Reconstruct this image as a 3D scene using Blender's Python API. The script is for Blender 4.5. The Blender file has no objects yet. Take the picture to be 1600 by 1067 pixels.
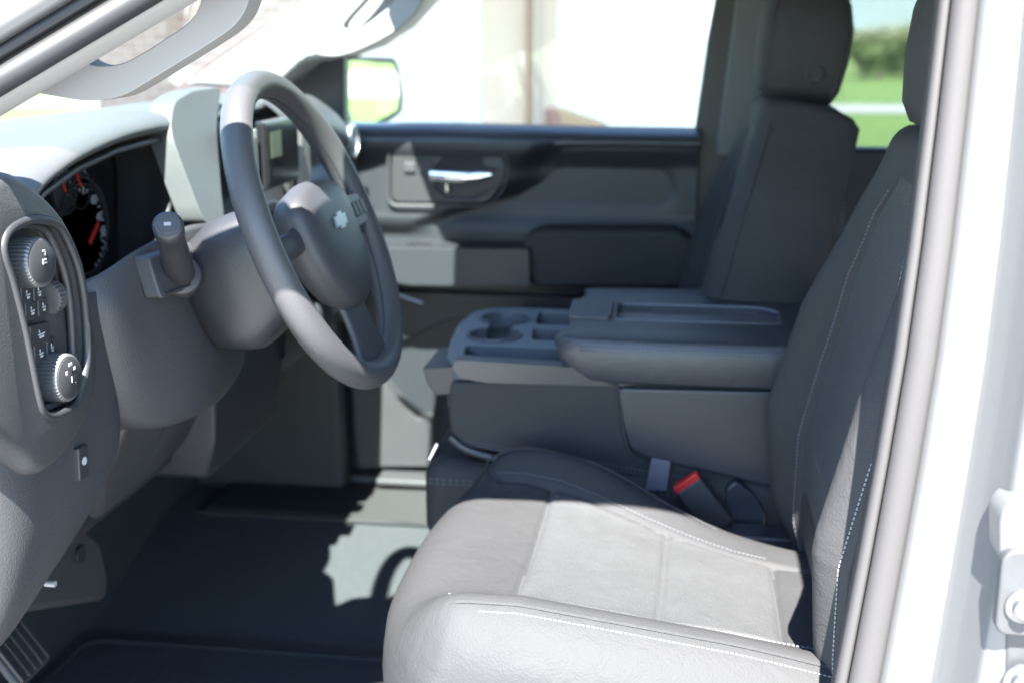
import bpy, bmesh, math, random
import numpy as np
from mathutils import Vector, Matrix
random.seed(5)
R = math.radians
sc = bpy.context.scene
col = sc.collection

# ------------------------------------------------------------------ camera
FPX = 1900.0                      # focal length in pixels of a 1600 px wide frame
PSI, TH = R(8.0), math.atan(473 / FPX)
CAM = Vector((0, -1.0, 1.6))
FW = Vector((-math.sin(PSI) * math.cos(TH), math.cos(PSI) * math.cos(TH), -math.sin(TH)))
RT = Vector((math.cos(PSI), math.sin(PSI), 0))
UP = RT.cross(FW)
cd = bpy.data.cameras.new('camera')
cam = bpy.data.objects.new('camera', cd)
col.objects.link(cam)
m3 = Matrix((RT, UP, -FW)).transposed()
cam.matrix_world = Matrix.Translation(CAM) @ m3.to_4x4()
cd.sensor_width = 36
cd.lens = 36 * FPX / 1600
cd.clip_start = 0.05
cd.clip_end = 6000
cd.dof.use_dof = True
cd.dof.focus_distance = 1.16
cd.dof.aperture_fstop = 4.5
sc.camera = cam

# ------------------------------------------------------------------ light
SUN = Vector((0.05, -0.74, 1.0)).normalized()
w = bpy.data.worlds.new("World")
sc.world = w
w.use_nodes = True
nt = w.node_tree
bg = nt.nodes['Background']
sky = nt.nodes.new('ShaderNodeTexSky')
sky.sky_type = 'NISHITA'
sky.sun_disc = False
sky.sun_elevation = math.asin(SUN.z)
sky.sun_rotation = math.atan2(SUN.x, SUN.y)
nt.links.new(sky.outputs[0], bg.inputs[0])
bg.inputs[1].default_value = 0.09
sky.dust_density = 0.2
sky.ozone_density = 3.5
ld = bpy.data.lights.new('sun', 'SUN')
ld.energy = 5.0
ld.angle = R(0.55)
ld.color = (1.0, 0.96, 0.9)
sun = bpy.data.objects.new('sun', ld)
col.objects.link(sun)
sun.rotation_mode = 'QUATERNION'
sun.rotation_quaternion = SUN.to_track_quat('Z', 'Y')
sun.location = SUN * 20
vs = sc.view_settings
vs.view_transform = 'Standard'
vs.look = 'None'
vs.gamma = 1
vs.use_curve_mapping = False
vs.exposure = 3.42
sc.cycles.max_bounces = 10
sc.cycles.transparent_max_bounces = 16
sc.cycles.sample_clamp_indirect = 6


# ------------------------------------------------------------------ helpers
def at(px, py, Y=None, X=None, Z=None):
    d = FW + RT * ((px - 800) / FPX) - UP * ((py - 533.5) / FPX)
    if Y is not None: k = (Y - CAM.y) / d.y
    elif X is not None: k = (X - CAM.x) / d.x
    else: k = (Z - CAM.z) / d.z
    return CAM + d * k


def A(pts, **k):
    return [at(p[0], p[1], **k) for p in pts]


def crom(P, n=6, closed=True):
    P = [Vector(p) for p in P]
    N = len(P)
    out = []
    rng = range(N) if closed else range(N - 1)
    for i in rng:
        if closed:
            a, b, c, d = P[(i - 1) % N], P[i], P[(i + 1) % N], P[(i + 2) % N]
        else:
            a, b, c, d = P[max(i - 1, 0)], P[i], P[i + 1], P[min(i + 2, N - 1)]
        for j in range(n):
            t = j / n
            out.append(0.5 * ((2 * b) + (c - a) * t + (2 * a - 5 * b + 4 * c - d) * t * t + (3 * b - a - 3 * c + d) * t ** 3))
    if not closed: out.append(P[-1])
    return out


def rpoly(P, r, n=5):
    """polygon with every corner rounded by radius r (3-D points, roughly planar)"""
    P = [Vector(p) for p in P]
    N = len(P)
    out = []
    for i in range(N):
        a, b, c = P[i - 1], P[i], P[(i + 1) % N]
        rr = r[i] if isinstance(r, (list, tuple)) else r
        l1, l2 = (a - b), (c - b)
        k = min(rr, l1.length * .45, l2.length * .45)
        p0 = b + l1.normalized() * k
        p1 = b + l2.normalized() * k
        for j in range(n + 1):
            t = j / n
            out.append(p0 * (1 - t) ** 2 + b * 2 * t * (1 - t) + p1 * t * t)
    return out


def sst2(a, b, x):
    t = min(max((x - a) / (b - a), 0), 1)
    return t * t * (3 - 2 * t)


WLOC = {}


def wloc(o):
    return WLOC.get(o.name, Vector((0, 0, 0))) if o else Vector((0, 0, 0))


def tag(o, label=None, cat=None, group=None, kind=None):
    if label: o['label'] = label
    if cat: o['category'] = cat
    if group: o['group'] = group
    if kind: o['kind'] = kind
    return o


def thing(name, label, cat, loc=(0, 0, 0), group=None):
    o = bpy.data.objects.new(name, None)
    col.objects.link(o)
    o.location = loc
    o.empty_display_size = .05
    WLOC[o.name] = Vector(loc)
    return tag(o, label, cat, group)


def mk(name, V, F, mat, parent=None, smooth=True, angle=40, bevel=0, bseg=3, subsurf=0, label=None, origin=None):
    """ONE mesh object from world coordinates"""
    V = [Vector(v) for v in V]
    if parent is not None:
        base = wloc(parent)
    elif origin is not None:
        base = Vector(origin)
    else:
        base = Vector((0, 0, 0))
    me = bpy.data.meshes.new(name)
    me.from_pydata([tuple(v - base) for v in V], [], F)
    bm = bmesh.new(); bm.from_mesh(me)
    bmesh.ops.remove_doubles(bm, verts=bm.verts, dist=1e-6)
    bmesh.ops.recalc_face_normals(bm, faces=bm.faces)
    bm.to_mesh(me); bm.free()
    o = bpy.data.objects.new(name, me)
    col.objects.link(o)
    if parent is not None:
        o.parent = parent
        WLOC[o.name] = base
    else:
        o.location = base
        WLOC[o.name] = base
    if isinstance(mat, (list, tuple)):
        for m in mat: me.materials.append(m)
    else:
        me.materials.append(mat)
    if smooth:
        me.polygons.foreach_set('use_smooth', [True] * len(me.polygons))
        if not bevel:
            me.set_sharp_from_angle(angle=R(angle))
    if bevel:
        b = o.modifiers.new('bevel', 'BEVEL')
        b.width = bevel; b.segments = bseg; b.limit_method = 'ANGLE'; b.angle_limit = R(35)
        b.harden_normals = True
    if subsurf:
        s = o.modifiers.new('sub', 'SUBSURF'); s.levels = subsurf; s.render_levels = subsurf
    if label: o['label'] = label
    return o


def prism(P, vec):
    P = [Vector(p) for p in P]
    vec = Vector(vec)
    n = len(P)
    V = P + [p + vec for p in P]
    F = [list(range(n))[::-1], list(range(n, 2 * n))]
    F += [[i, (i + 1) % n, n + (i + 1) % n, n + i] for i in range(n)]
    return V, F


def slab(name, P, vec, mat, parent=None, bevel=0.003, **k):
    V, F = prism(P, vec)
    return mk(name, V, F, mat, parent, bevel=bevel, **k)


def join(*parts):
    V, F = [], []
    for v, f in parts:
        o = len(V)
        V += list(v); F += [[i + o for i in q] for q in f]
    return V, F


def box(c, s, rot=None):
    c = Vector(c)
    V = []
    for z in (-.5, .5):
        for y in (-.5, .5):
            for x in (-.5, .5):
                p = Vector((x * s[0], y * s[1], z * s[2]))
                if rot is not None: p = rot @ p
                V.append(c + p)
    F = [[0, 1, 3, 2], [4, 6, 7, 5], [0, 4, 5, 1], [2, 3, 7, 6], [0, 2, 6, 4], [1, 5, 7, 3]]
    return V, F


def tube(P, r, n=12, closed=False, flat=1.0, upv=None):
    P = [Vector(p) for p in P]
    N = len(P)
    V, F = [], []
    prev = None
    for i in range(N):
        if closed: t = P[(i + 1) % N] - P[i - 1]
        else: t = P[min(i + 1, N - 1)] - P[max(i - 1, 0)]
        t.normalize()
        if upv is not None: a = Vector(upv)
        elif prev is None: a = Vector((0, 0, 1)) if abs(t.z) < .9 else Vector((1, 0, 0))
        else: a = prev
        s = (a - t * a.dot(t)).normalized()
        b = t.cross(s)
        prev = s
        rr = r[i] if isinstance(r, (list, tuple)) else r
        for j in range(n):
            q = 2 * math.pi * j / n
            V.append(P[i] + s * math.cos(q) * rr + b * math.sin(q) * rr * flat)
    M = N if closed else N - 1
    for i in range(M):
        for j in range(n):
            k = (i + 1) % N
            F.append([i * n + j, i * n + (j + 1) % n, k * n + (j + 1) % n, k * n + j])
    if not closed:
        F.append(list(range(n))[::-1]); F.append([(N - 1) * n + j for j in range(n)])
    return V, F


def loft(rings, cap=True, closed=True):
    n = len(rings[0])
    V = [Vector(p) for r in rings for p in r]
    F = []
    for i in range(len(rings) - 1):
        for j in range(n if closed else n - 1):
            a, b = i * n + j, i * n + (j + 1) % n
            F.append([a, b, b + n, a + n])
    if cap and closed:
        F.append(list(range(n))[::-1]); F.append([(len(rings) - 1) * n + j for j in range(n)])
    return V, F


def bgrid(rows, n=6, m=6):
    """smooth surface through a grid of control points, catmull-rom both ways"""
    rows = [crom(r, m, False) for r in rows]
    cols = list(zip(*rows))
    cols = [crom(c, n, False) for c in cols]
    rows = list(zip(*cols))
    return loft([list(r) for r in rows], cap=False, closed=False)


def solid(o, t, off=-1):
    s = o.modifiers.new('solid', 'SOLIDIFY'); s.thickness = t; s.offset = off
    return o


def bake(o):
    dg = bpy.context.evaluated_depsgraph_get()
    me = bpy.data.meshes.new_from_object(o.evaluated_get(dg))
    o.modifiers.clear()
    o.data = me
    return o


def cut(o, cutters, bevel=0, bseg=3):
    """boolean the given (V, F) shapes out of o, then round the edges"""
    base = wloc(o)
    tmp = []
    o.modifiers.clear()
    for V, F in cutters:
        me = bpy.data.meshes.new('c')
        me.from_pydata([tuple(Vector(v) - base) for v in V], [], F)
        bm = bmesh.new(); bm.from_mesh(me); bmesh.ops.recalc_face_normals(bm, faces=bm.faces); bm.to_mesh(me); bm.free()
        c = bpy.data.objects.new('c', me); col.objects.link(c)
        c.location = o.matrix_world.translation if o.parent is None else base
        tmp.append(c)
    bpy.context.view_layer.update()
    for c in tmp:
        c.location = o.matrix_world.translation
        md = o.modifiers.new('b', 'BOOLEAN'); md.object = c; md.operation = 'DIFFERENCE'; md.solver = 'EXACT'
    bpy.context.view_layer.update()
    bake(o)
    for c in tmp:
        me = c.data; bpy.data.objects.remove(c); bpy.data.meshes.remove(me)
    o.data.polygons.foreach_set('use_smooth', [True] * len(o.data.polygons))
    if bevel:
        b = o.modifiers.new('bevel', 'BEVEL')
        b.width = bevel; b.segments = bseg; b.limit_method = 'ANGLE'; b.angle_limit = R(35); b.harden_normals = True
    else:
        o.data.set_sharp_from_angle(angle=R(35))
    return o


def cyl(c, axis, r, h, n=40, r2=None):
    c = Vector(c); a = Vector(axis).normalized()
    s = a.orthogonal().normalized(); b = a.cross(s)
    r2 = r if r2 is None else r2
    V = [c + (s * math.cos(2 * math.pi * j / n) + b * math.sin(2 * math.pi * j / n)) * r for j in range(n)]
    V += [c + a * h + (s * math.cos(2 * math.pi * j / n) + b * math.sin(2 * math.pi * j / n)) * r2 for j in range(n)]
    F = [list(range(n))[::-1], list(range(n, 2 * n))] + [[j, (j + 1) % n, n + (j + 1) % n, n + j] for j in range(n)]
    return V, F


def lathe(c, axis, prof, n=48, ridges=0, rd=0):
    """prof: list of (radius, height along axis)"""
    c = Vector(c); a = Vector(axis).normalized()
    s = a.orthogonal().normalized(); b = a.cross(s)
    rings = []
    for k, (r, h) in enumerate(prof):
        ring = []
        for j in range(n):
            q = 2 * math.pi * j / n
            rr = r
            if ridges and 0 < k < len(prof) - 2: rr = r + rd * (1 if (j * ridges * 2 // n) % 2 else -1) * .5
            ring.append(c + a * h + (s * math.cos(q) + b * math.sin(q)) * max(rr, 1e-4))
        rings.append(ring)
    return loft(rings)


# ------------------------------------------------------------------ materials
def mat(name, c, rough=.5, metal=0, bump=0, bscale=400, var=0.0, vscale=3.0, spec=.5, coat=0, sheen=0, kind='noise', bdist=.001, wr=0):
    m = bpy.data.materials.new(name); m.use_nodes = True
    t = m.node_tree; b = t.nodes['Principled BSDF']
    b.inputs['Base Color'].default_value = (*c, 1)
    b.inputs['Roughness'].default_value = rough
    b.inputs['Metallic'].default_value = metal
    b.inputs['Specular IOR Level'].default_value = spec
    b.inputs['Coat Weight'].default_value = coat
    b.inputs['Sheen Weight'].default_value = sheen
    tc = t.nodes.new('ShaderNodeTexCoord')
    if var:
        nz = t.nodes.new('ShaderNodeTexNoise'); nz.inputs['Scale'].default_value = vscale; nz.inputs['Detail'].default_value = 6
        t.links.new(tc.outputs['Object'], nz.inputs['Vector'])
        mx = t.nodes.new('ShaderNodeMix'); mx.data_type = 'RGBA'
        mx.inputs[6].default_value = (*[x * (1 - var) for x in c], 1)
        mx.inputs[7].default_value = (*[min(1, x * (1 + var)) for x in c], 1)
        t.links.new(nz.outputs['Fac'], mx.inputs[0]); t.links.new(mx.outputs[2], b.inputs['Base Color'])
        mr = t.nodes.new('ShaderNodeMapRange'); mr.inputs[3].default_value = rough - .07; mr.inputs[4].default_value = rough + .07
        t.links.new(nz.outputs['Fac'], mr.inputs[0]); t.links.new(mr.outputs[0], b.inputs['Roughness'])
    if bump:
        if kind == 'voronoi':
            n2 = t.nodes.new('ShaderNodeTexVoronoi'); out = n2.outputs['Distance']
        else:
            n2 = t.nodes.new('ShaderNodeTexNoise'); n2.inputs['Detail'].default_value = 3; out = n2.outputs['Fac']
        n2.inputs['Scale'].default_value = bscale
        t.links.new(tc.outputs['Object'], n2.inputs['Vector'])
        bp = t.nodes.new('ShaderNodeBump'); bp.inputs['Strength'].default_value = bump; bp.inputs['Distance'].default_value = bdist
        t.links.new(out, bp.inputs['Height']); t.links.new(bp.outputs[0], b.inputs['Normal'])
        if wr:
            n3 = t.nodes.new('ShaderNodeTexNoise'); n3.inputs['Scale'].default_value = 26; n3.inputs['Detail'].default_value = 4; n3.inputs['Distortion'].default_value = 1.2
            t.links.new(tc.outputs['Object'], n3.inputs['Vector'])
            b3 = t.nodes.new('ShaderNodeBump'); b3.inputs['Strength'].default_value = wr; b3.inputs['Distance'].default_value = .006
            t.links.new(n3.outputs['Fac'], b3.inputs['Height']); t.links.new(b3.outputs[0], bp.inputs['Normal'])
    return m


def glass(name, tint, refl=.06, rough=0.0):
    m = bpy.data.materials.new(name); m.use_nodes = True
    t = m.node_tree
    for n in list(t.nodes):
        if n.type == 'BSDF_PRINCIPLED': t.nodes.remove(n)
    out = [n for n in t.nodes if n.type == 'OUTPUT_MATERIAL'][0]
    tr = t.nodes.new('ShaderNodeBsdfTransparent'); tr.inputs[0].default_value = (*tint, 1)
    gl = t.nodes.new('ShaderNodeBsdfGlossy'); gl.inputs['Roughness'].default_value = rough
    lw = t.nodes.new('ShaderNodeLayerWeight'); lw.inputs[0].default_value = .5
    pw = t.nodes.new('ShaderNodeMath'); pw.operation = 'POWER'; pw.inputs[1].default_value = 5
    fr = t.nodes.new('ShaderNodeMath'); fr.operation = 'MULTIPLY_ADD'; fr.inputs[1].default_value = .7; fr.inputs[2].default_value = refl
    t.links.new(lw.outputs['Facing'], pw.inputs[0]); t.links.new(pw.outputs[0], fr.inputs[0])
    mx = t.nodes.new('ShaderNodeMixShader')
    t.links.new(fr.outputs[0], mx.inputs[0]); t.links.new(tr.outputs[0], mx.inputs[1]); t.links.new(gl.outputs[0], mx.inputs[2])
    t.links.new(mx.outputs[0], out.inputs[0])
    return m


def emis(name, c, s):
    m = bpy.data.materials.new(name); m.use_nodes = True
    b = m.node_tree.nodes['Principled BSDF']
    b.inputs['Base Color'].default_value = (*c, 1)
    b.inputs['Emission Color'].default_value = (*c, 1)
    b.inputs['Emission Strength'].default_value = s
    return m


def brick_mat():
    m = bpy.data.materials.new('brick'); m.use_nodes = True
    t = m.node_tree; b = t.nodes['Principled BSDF']
    tc = t.nodes.new('ShaderNodeTexCoord'); mp = t.nodes.new('ShaderNodeMapping')
    mp.inputs['Rotation'].default_value = (R(90), 0, 0)
    br = t.nodes.new('ShaderNodeTexBrick')
    br.inputs['Color1'].default_value = (.26, .15, .12, 1); br.inputs['Color2'].default_value = (.33, .21, .17, 1)
    br.inputs['Mortar'].default_value = (.42, .38, .35, 1); br.inputs['Scale'].default_value = 1
    br.inputs['Brick Width'].default_value = .22; br.inputs['Row Height'].default_value = .075; br.inputs['Mortar Size'].default_value = .008
    t.links.new(tc.outputs['Object'], mp.inputs[0]); t.links.new(mp.outputs[0], br.inputs['Vector'])
    t.links.new(br.outputs['Color'], b.inputs['Base Color']); b.inputs['Roughness'].default_value = .9
    return m


LEA = (.0335, .034, .0355)
M = dict(
    leather=mat('black_leather', LEA, .68, spec=.16, bump=.5, wr=.30, bscale=380, var=.12, vscale=8, kind='voronoi', bdist=.0006),
    perf=mat('cloth_grain_leather', (.045, .0465, .0485), .72, bump=.8, wr=.25, bscale=520, var=.1, vscale=40, spec=.3, kind='voronoi', bdist=.001),
    stitch=mat('grey_thread', (.20, .205, .22), .8),
    thread=mat('dark_thread', (.09, .095, .11), .7),
    plastic=mat('dash_plastic', (.034, .035, .038), .5, bump=.7, bscale=480, var=.14, vscale=7, bdist=.0007),
    plastic_dk=mat('dark_plastic', (.022, .023, .026), .5, bump=.3, bscale=900, bdist=.0004),
    shroud=mat('column_plastic', (.021, .022, .025), .42, bump=.6, bscale=500, var=.12, vscale=8, bdist=.0006),
    gloss=mat('gloss_black', (.012, .012, .014), .15),
    lens=mat('gauge_face', (.008, .009, .011), .35),
    door=mat('door_plastic', (.016, .0185, .023), .5, bump=.3, bscale=700, var=.08, bdist=.0005),
    silverpl=mat('satin_silver', (.42, .44, .46), .32, metal=.8),
    knob=mat('knob_grey', (.12, .122, .125), .35, metal=.5),
    chrome=mat('chrome', (.75, .77, .8), .12, metal=1),
    trim=mat('pillar_trim', (.20, .195, .195), .6, bump=.15, bscale=900, var=.04, bdist=.0004),
    headliner=mat('headliner', (.24, .235, .23), .9),
    rim=mat('wheel_rim', (.046, .046, .049), .5, bump=.4, bscale=500, kind='voronoi', bdist=.0005),
    wheelpad=mat('wheel_pad', (.029, .030, .034), .5, bump=.3, bscale=900, bdist=.0004),
    carpet=mat('carpet', (.055, .060, .066), .95, bump=1, bscale=700, var=.2, vscale=120, spec=.1, bdist=.004),
    rubber=mat('rubber_mat', (.014, .015, .016), .6, bump=.3, bscale=300),
    seal=mat('rubber_seal', (.050, .048, .049), .75, spec=.25, bump=.2, bscale=900, var=.05, bdist=.0004),
    sealdk=mat('dark_seal', (.015, .015, .017), .6),
    paint=mat('silver_paint', (.115, .118, .122), .40, metal=.3, bump=.12, bscale=2500, var=.05, vscale=900, coat=.4, bdist=.0003),
    consolepl=mat('console_plastic', (.028, .032, .039), .3, bump=.3, bscale=900, var=.06, bdist=.0004),
    dashsheen=mat('sheen_dash_top', (.056, .059, .062), .55, bump=.6, bscale=480, var=.1, vscale=7, bdist=.0006),  # dash plastic lightened; veil and sheen of sunlight put into the colour
    bin=mat('bin_lining', (.030, .029, .031), .6, bump=.3, bscale=700, bdist=.0004),
    webbing=mat('belt_webbing', (.10, .10, .125), .8, bump=.6, bscale=500),
    red=mat('red_plastic', (.55, .015, .012), .4),
    redmark=emis('gauge_red', (.22, .015, .012), .02),
    whitemark=mat('gauge_white', (.26, .27, .29), .5),
    label_w=mat('icon_white', (.35, .36, .38), .5),
    steel=mat('steel', (.22, .225, .235), .4, metal=.9, var=.15, vscale=60),
    ws=glass('windshield_glass', (.86, .95, .91)),
    side=glass('side_glass', (.92, .96, .94)),
    tint=glass('privacy_glass', (.55, .58, .59)),
    mirror=mat('mirror_glass', (.85, .87, .88), .02, metal=1),
    hinge=mat('hinge_metal', (.06, .062, .066), .45, metal=.3, var=.2, vscale=50),
    satin=mat('dark_satin', (.10, .11, .12), .35, metal=.4),
    badge=mat('badge_metal', (.22, .23, .25), .38, metal=.9),
    screen=mat('screen_glass', (.02, .022, .022), .12),
    concrete=mat('concrete', (.28, .275, .265), .9, bump=.3, bscale=30, var=.12, vscale=1.5),
    asphalt=mat('road', (.22, .22, .21), .9, var=.1, vscale=2),
    grass=mat('grass', (.075, .13, .022), .9, bump=1, bscale=12, var=.35, vscale=.6, bdist=.05),
    leaf=mat('leaf', (.07, .10, .025), .7, var=.35, vscale=1.2),
    leaf2=mat('leaf_pale', (.13, .14, .06), .7, var=.3, vscale=1.2),
    bark=mat('bark', (.12, .09, .07), .9),
    hill=mat('hill', (.10, .14, .13), .95, var=.2, vscale=.01),
    brick=brick_mat(),
    brickdark=mat('red_brick_wall', (.020, .007, .007), .85, bump=.4, bscale=20, var=.2, vscale=6),
    white=mat('white_paint', (.75, .75, .73), .6, bump=.1, bscale=4),
    cream=mat('cream_siding', (.44, .35, .28), .8, var=.05, vscale=2),
    wood=mat('brown_wood', (.22, .14, .09), .7, var=.2, vscale=20),
    roofs=mat('roof_shingle', (.12, .11, .10), .9, bump=.4, bscale=10, var=.2, vscale=5),
)

# ------------------------------------------------------------------ outdoors
def sheet(name, x0, x1, y0, y1, z, m, cat, label=None):
    o = mk(name, [(x0, y0, z), (x1, y0, z), (x1, y1, z), (x0, y1, z)], [[0, 1, 2, 3]], m, smooth=False)
    return tag(o, label, cat, kind='structure')


sheet('ground', -3000, 3000, -3000, 3000, 0, M['grass'], 'ground', 'green grass field reaching to the hills')
sheet('driveway', -14, 7, -8, 8.6, .006, M['concrete'], 'driveway', 'pale concrete driveway under the truck')
sheet('road', -200, 400, 27, 30.5, .01, M['asphalt'], 'road', 'pale road strip crossing the grass field')
sheet('side_road', 23, 27, -60, 26, .01, M['concrete'], 'road', 'pale side road beyond the grass behind the truck')
sheet('car_park', 27, 36, -60, 26, .012, M['asphalt'], 'car park', 'grey asphalt area far behind the truck')
# hill ridge
hv = []; hf = []
NX = 60
for i in range(NX + 1):
    x = -900 + i * 40
    h = 26 + 9 * math.sin(x * .0045 + 1) + 5 * math.sin(x * .013)
    hv += [(x, 760, -2), (x, 860, h * .6), (x, 980, h), (x, 1200, -2)]
for i in range(NX):
    for j in range(3):
        a = i * 4 + j
        hf.append([a, a + 4, a + 5, a + 1])
tag(mk('hills', hv, hf, M['hill'], angle=180), 'long low blue green hill on the horizon', 'hills', kind='structure')


def crown_mesh(name, r, h, n, m, parent, seed, c):
    rnd = random.Random(seed)
    V, F = [], []
    cl = [(rnd.uniform(-.6, .6) * r, rnd.uniform(-.6, .6) * r, h * rnd.uniform(.35, .85), r * rnd.uniform(.3, .55)) for _ in range(14)]
    for i in range(n):
        cx, cy, cz, cr = cl[i % 14]
        d = Vector((rnd.gauss(0, 1), rnd.gauss(0, 1), rnd.gauss(0, 1))).normalized() * cr * rnd.uniform(.6, 1.08)
        p = Vector(c) + Vector((cx, cy, cz)) + d
        p.z = max(p.z, .05)
        s = rnd.uniform(.05, .11)
        a = Vector((rnd.gauss(0, 1), rnd.gauss(0, 1), rnd.gauss(0, 1))).normalized()
        b = a.orthogonal().normalized(); e = a.cross(b)
        k = len(V)
        V += [p + b * s, p + e * s * .6, p - b * s, p - e * s * .6]
        F.append([k, k + 1, k + 2, k + 3])
    return mk(name, V, F, m, parent, smooth=False)


def bush(x, y, r, h, m, label, seed, group=None, n=2600):
    t = thing('tree', label, 'tree', (x, y, 0), group)
    V, F = tube([(x, y, -.05), (x + .05, y, h * .35), (x, y + .05, h * .6)], [.09, .06, .03], 8)
    mk('trunk', V, F, M['bark'], t)
    crown_mesh('crown', r, h, n, m, t, seed, (x, y, 0))
    return t


G = 'trees along the far edge of the field'
# behind the privacy glass, at right of the passenger headrest
k = 0
for (px, Y, r, h, mm, lb) in [
    (1352, 52, 1.0, 2.0, 'leaf', 'bright green tree just right of the passenger headrest, beyond the field'),
    (1378, 50, 1.0, 1.6, 'leaf', 'small dark green bush at mid height between two taller trees'),
    (1400, 58, 1.9, 1.7, 'leaf2', 'wide pale olive tree in the middle of the rear side window'),
    (1428, 55, 1.4, 1.9, 'leaf2', 'pale green tree toward the driver headrest edge of the rear window'),
    (1450, 50, 1.3, 2.1, 'leaf', 'green tree next to the driver seat edge in the rear window'),
    (1366, 66, 2.2, 1.9, 'leaf2', 'pale tree standing farthest back behind the green tree'),
]:
    p = at(px, 60, Y=Y)
    bush(p.x, Y, r, h, M[mm], lb, 10 + k, G); k += 1

# the house across the driveway: facade parallel to the truck at Y = 9.4
HY = 9.4
def hx(px, y=HY): return at(px, 120, Y=y).x
house = thing('house', 'pale brick house with cream wall, white garage door and tan columns across the driveway', 'house', (hx(800), HY, 0))
x0, xe = hx(150), hx(1130)
gx0, gx1 = hx(470), hx(745)
V, F = box(((x0 + xe) / 2, HY + 2, 2.9), (xe - x0, 4, 1.9))
mk('brick_wall', V, F, M['brick'], house, smooth=False)
V, F = join(box(((x0 + gx0) / 2, HY + 2, .975), (gx0 - x0, 4, 1.95)))
mk('brick_wall', V, F, M['brick'], house, smooth=False)
V, F = join(box(((gx1 + xe) / 2, HY + 2.1, .975), (xe - gx1, 3.9, 1.95)))
mk('side_wall', V, F, M['white'], house, smooth=False)
# garage door with panels
gd = mk('garage_door', *box(((gx0 + gx1) / 2, HY + .15, .97), (gx1 - gx0, .05, 1.94)), M['white'], house, smooth=False)
parts = []
for r_ in range(4):
    for c_ in range(5):
        wz = 1.94 / 4; wx = (gx1 - gx0) / 5
        parts.append(box((gx0 + wx * (c_ + .5), HY + .115, wz * (r_ + .5)), (wx * .82, .024, wz * .7)))
mk('raised_panel', *join(*parts), M['white'], gd, smooth=False)
for px in (590, 1060):
    wx = hx(px - 25 if px < 700 else px)
mk('garage_trim', *box((hx(738), HY + .06, 1.2), (.12, .1, 2.4)), M['white'], house, bevel=.004)
wn = mk('window', *box((hx(290), HY - .02, 2.6), (.9, .06, 1.1)), M['white'], house, bevel=.004)
mk('pane', *box((hx(290), HY - .055, 2.6), (.76, .012, .96)), mat('window_pane', (.25, .33, .33), .1), wn, smooth=False)
HC = HY - 1.6
for (pa, pb) in ((752, 822), (838, 868)):
    cxm = (hx(pa, HC) + hx(pb, HC)) / 2
    cw = hx(pb, HC) - hx(pa, HC)
    co = mk('column', *box((cxm, HC + cw / 2, 1.6), (cw, cw, 3.2)), M['cream'], house, bevel=.01)
    mk('column_base', *box((cxm, HC + cw / 2, .12), (cw + .08, cw + .08, .24)), M['cream'], co, bevel=.01)
cxm = hx(830, HC - .02)
mk('downspout', *box((cxm, HC - .06, 1.6), (.055, .06, 3.2)), M['wood'], house, bevel=.005)
mk('roof', *prism([(x0 - .5, HC - 2.3, 3.25), (x0 - .5, HY + 4.4, 3.25), (x0 - .5, HY + 1.5, 5.2)], (xe - x0 + 1, 0, 0)), M['roofs'], house, smooth=False)
# low dark red brick cheek wall with a sloping top
pts = A([(850, 171), (872, 171), (945, 196), (948, 212), (948, 300), (850, 300)], Y=6.6)
pts[4].z = 0; pts[5].z = 0; pts[4].x = pts[3].x; pts[5].x = pts[0].x
V, F = prism(pts, (0, .25, 0))
tag(mk('brick_cheek_wall', V, F, M['brickdark'], bevel=.01, origin=(pts[5].x, 6.6, 0)), 'low dark red brick wall with a sloping top beside the tan column', 'wall')
p = at(925, 186, Y=7.6)
t = thing('shrub', 'small bright green shrub behind the low dark red wall', 'shrub', (p.x, 7.6, 0))
crown_mesh('foliage', .24, 1.02, 900, M['leaf'], t, 77, (p.x, 7.6, 0))
mk('stem', *tube([(p.x, 7.6, 0), (p.x + .02, 7.6, .5)], [.02, .012], 6), M['bark'], t)
# lawn + pale kerb strip seen in the wing mirror
for i, (x, y, lb) in enumerate([(42, 14, 'roadside tree far behind the truck, seen only in the wing mirror, left one'), (44, 22, 'roadside tree far behind the truck, seen only in the wing mirror, right one')]):
    bush(x, y, 2.4, 5, M['leaf'], lb, 40 + i, n=1800)

# ------------------------------------------------------------------ pickup cab
cab = thing('pickup_cab', 'silver pickup truck cab with grey pillars, seen through the open driver doorway', 'truck cab', (0, .8, .55))
# --- floor
mk('floor', *box((-.15, .82, .515), (1.9, 1.52, .04)), M['carpet'], cab, bevel=.004)
mk('raised_floor', *prism([(-1.1, .90, .530), (-1.1, 1.02, .545), (-1.1, 1.28, .618), (-1.1, 1.6, .620), (-1.1, 1.6, .50), (-1.1, .90, .50)], (1.9, 0, 0)), M['carpet'], cab, bevel=.02, bseg=4)
mk('firewall', *box((-1.1, .82, .98), (.06, 1.56, .96)), M['carpet'], cab, bevel=.004)
# driver doorway sill with scuff plate
mk('door_sill', *box((-.28, .035, .58), (1.0, .13, .17)), M['paint'], cab, bevel=.02, bseg=4)
mk('scuff_plate', *box((-.3, .06, .673), (.95, .10, .014)), M['plastic_dk'], cab, bevel=.005)
mk('door_sill', *box((-.35, 1.56, .60), (1.0, .09, .09)), M['plastic'], cab, bevel=.012)
mk('scuff_plate', *box((-.15, 1.50, .650), (1.0, .07, .014)), M['plastic'], cab, bevel=.004)
mk('kick_panel', *box((-.90, 1.50, .86), (.36, .06, .50)), M['plastic_dk'], cab, bevel=.02, bseg=4)
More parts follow.
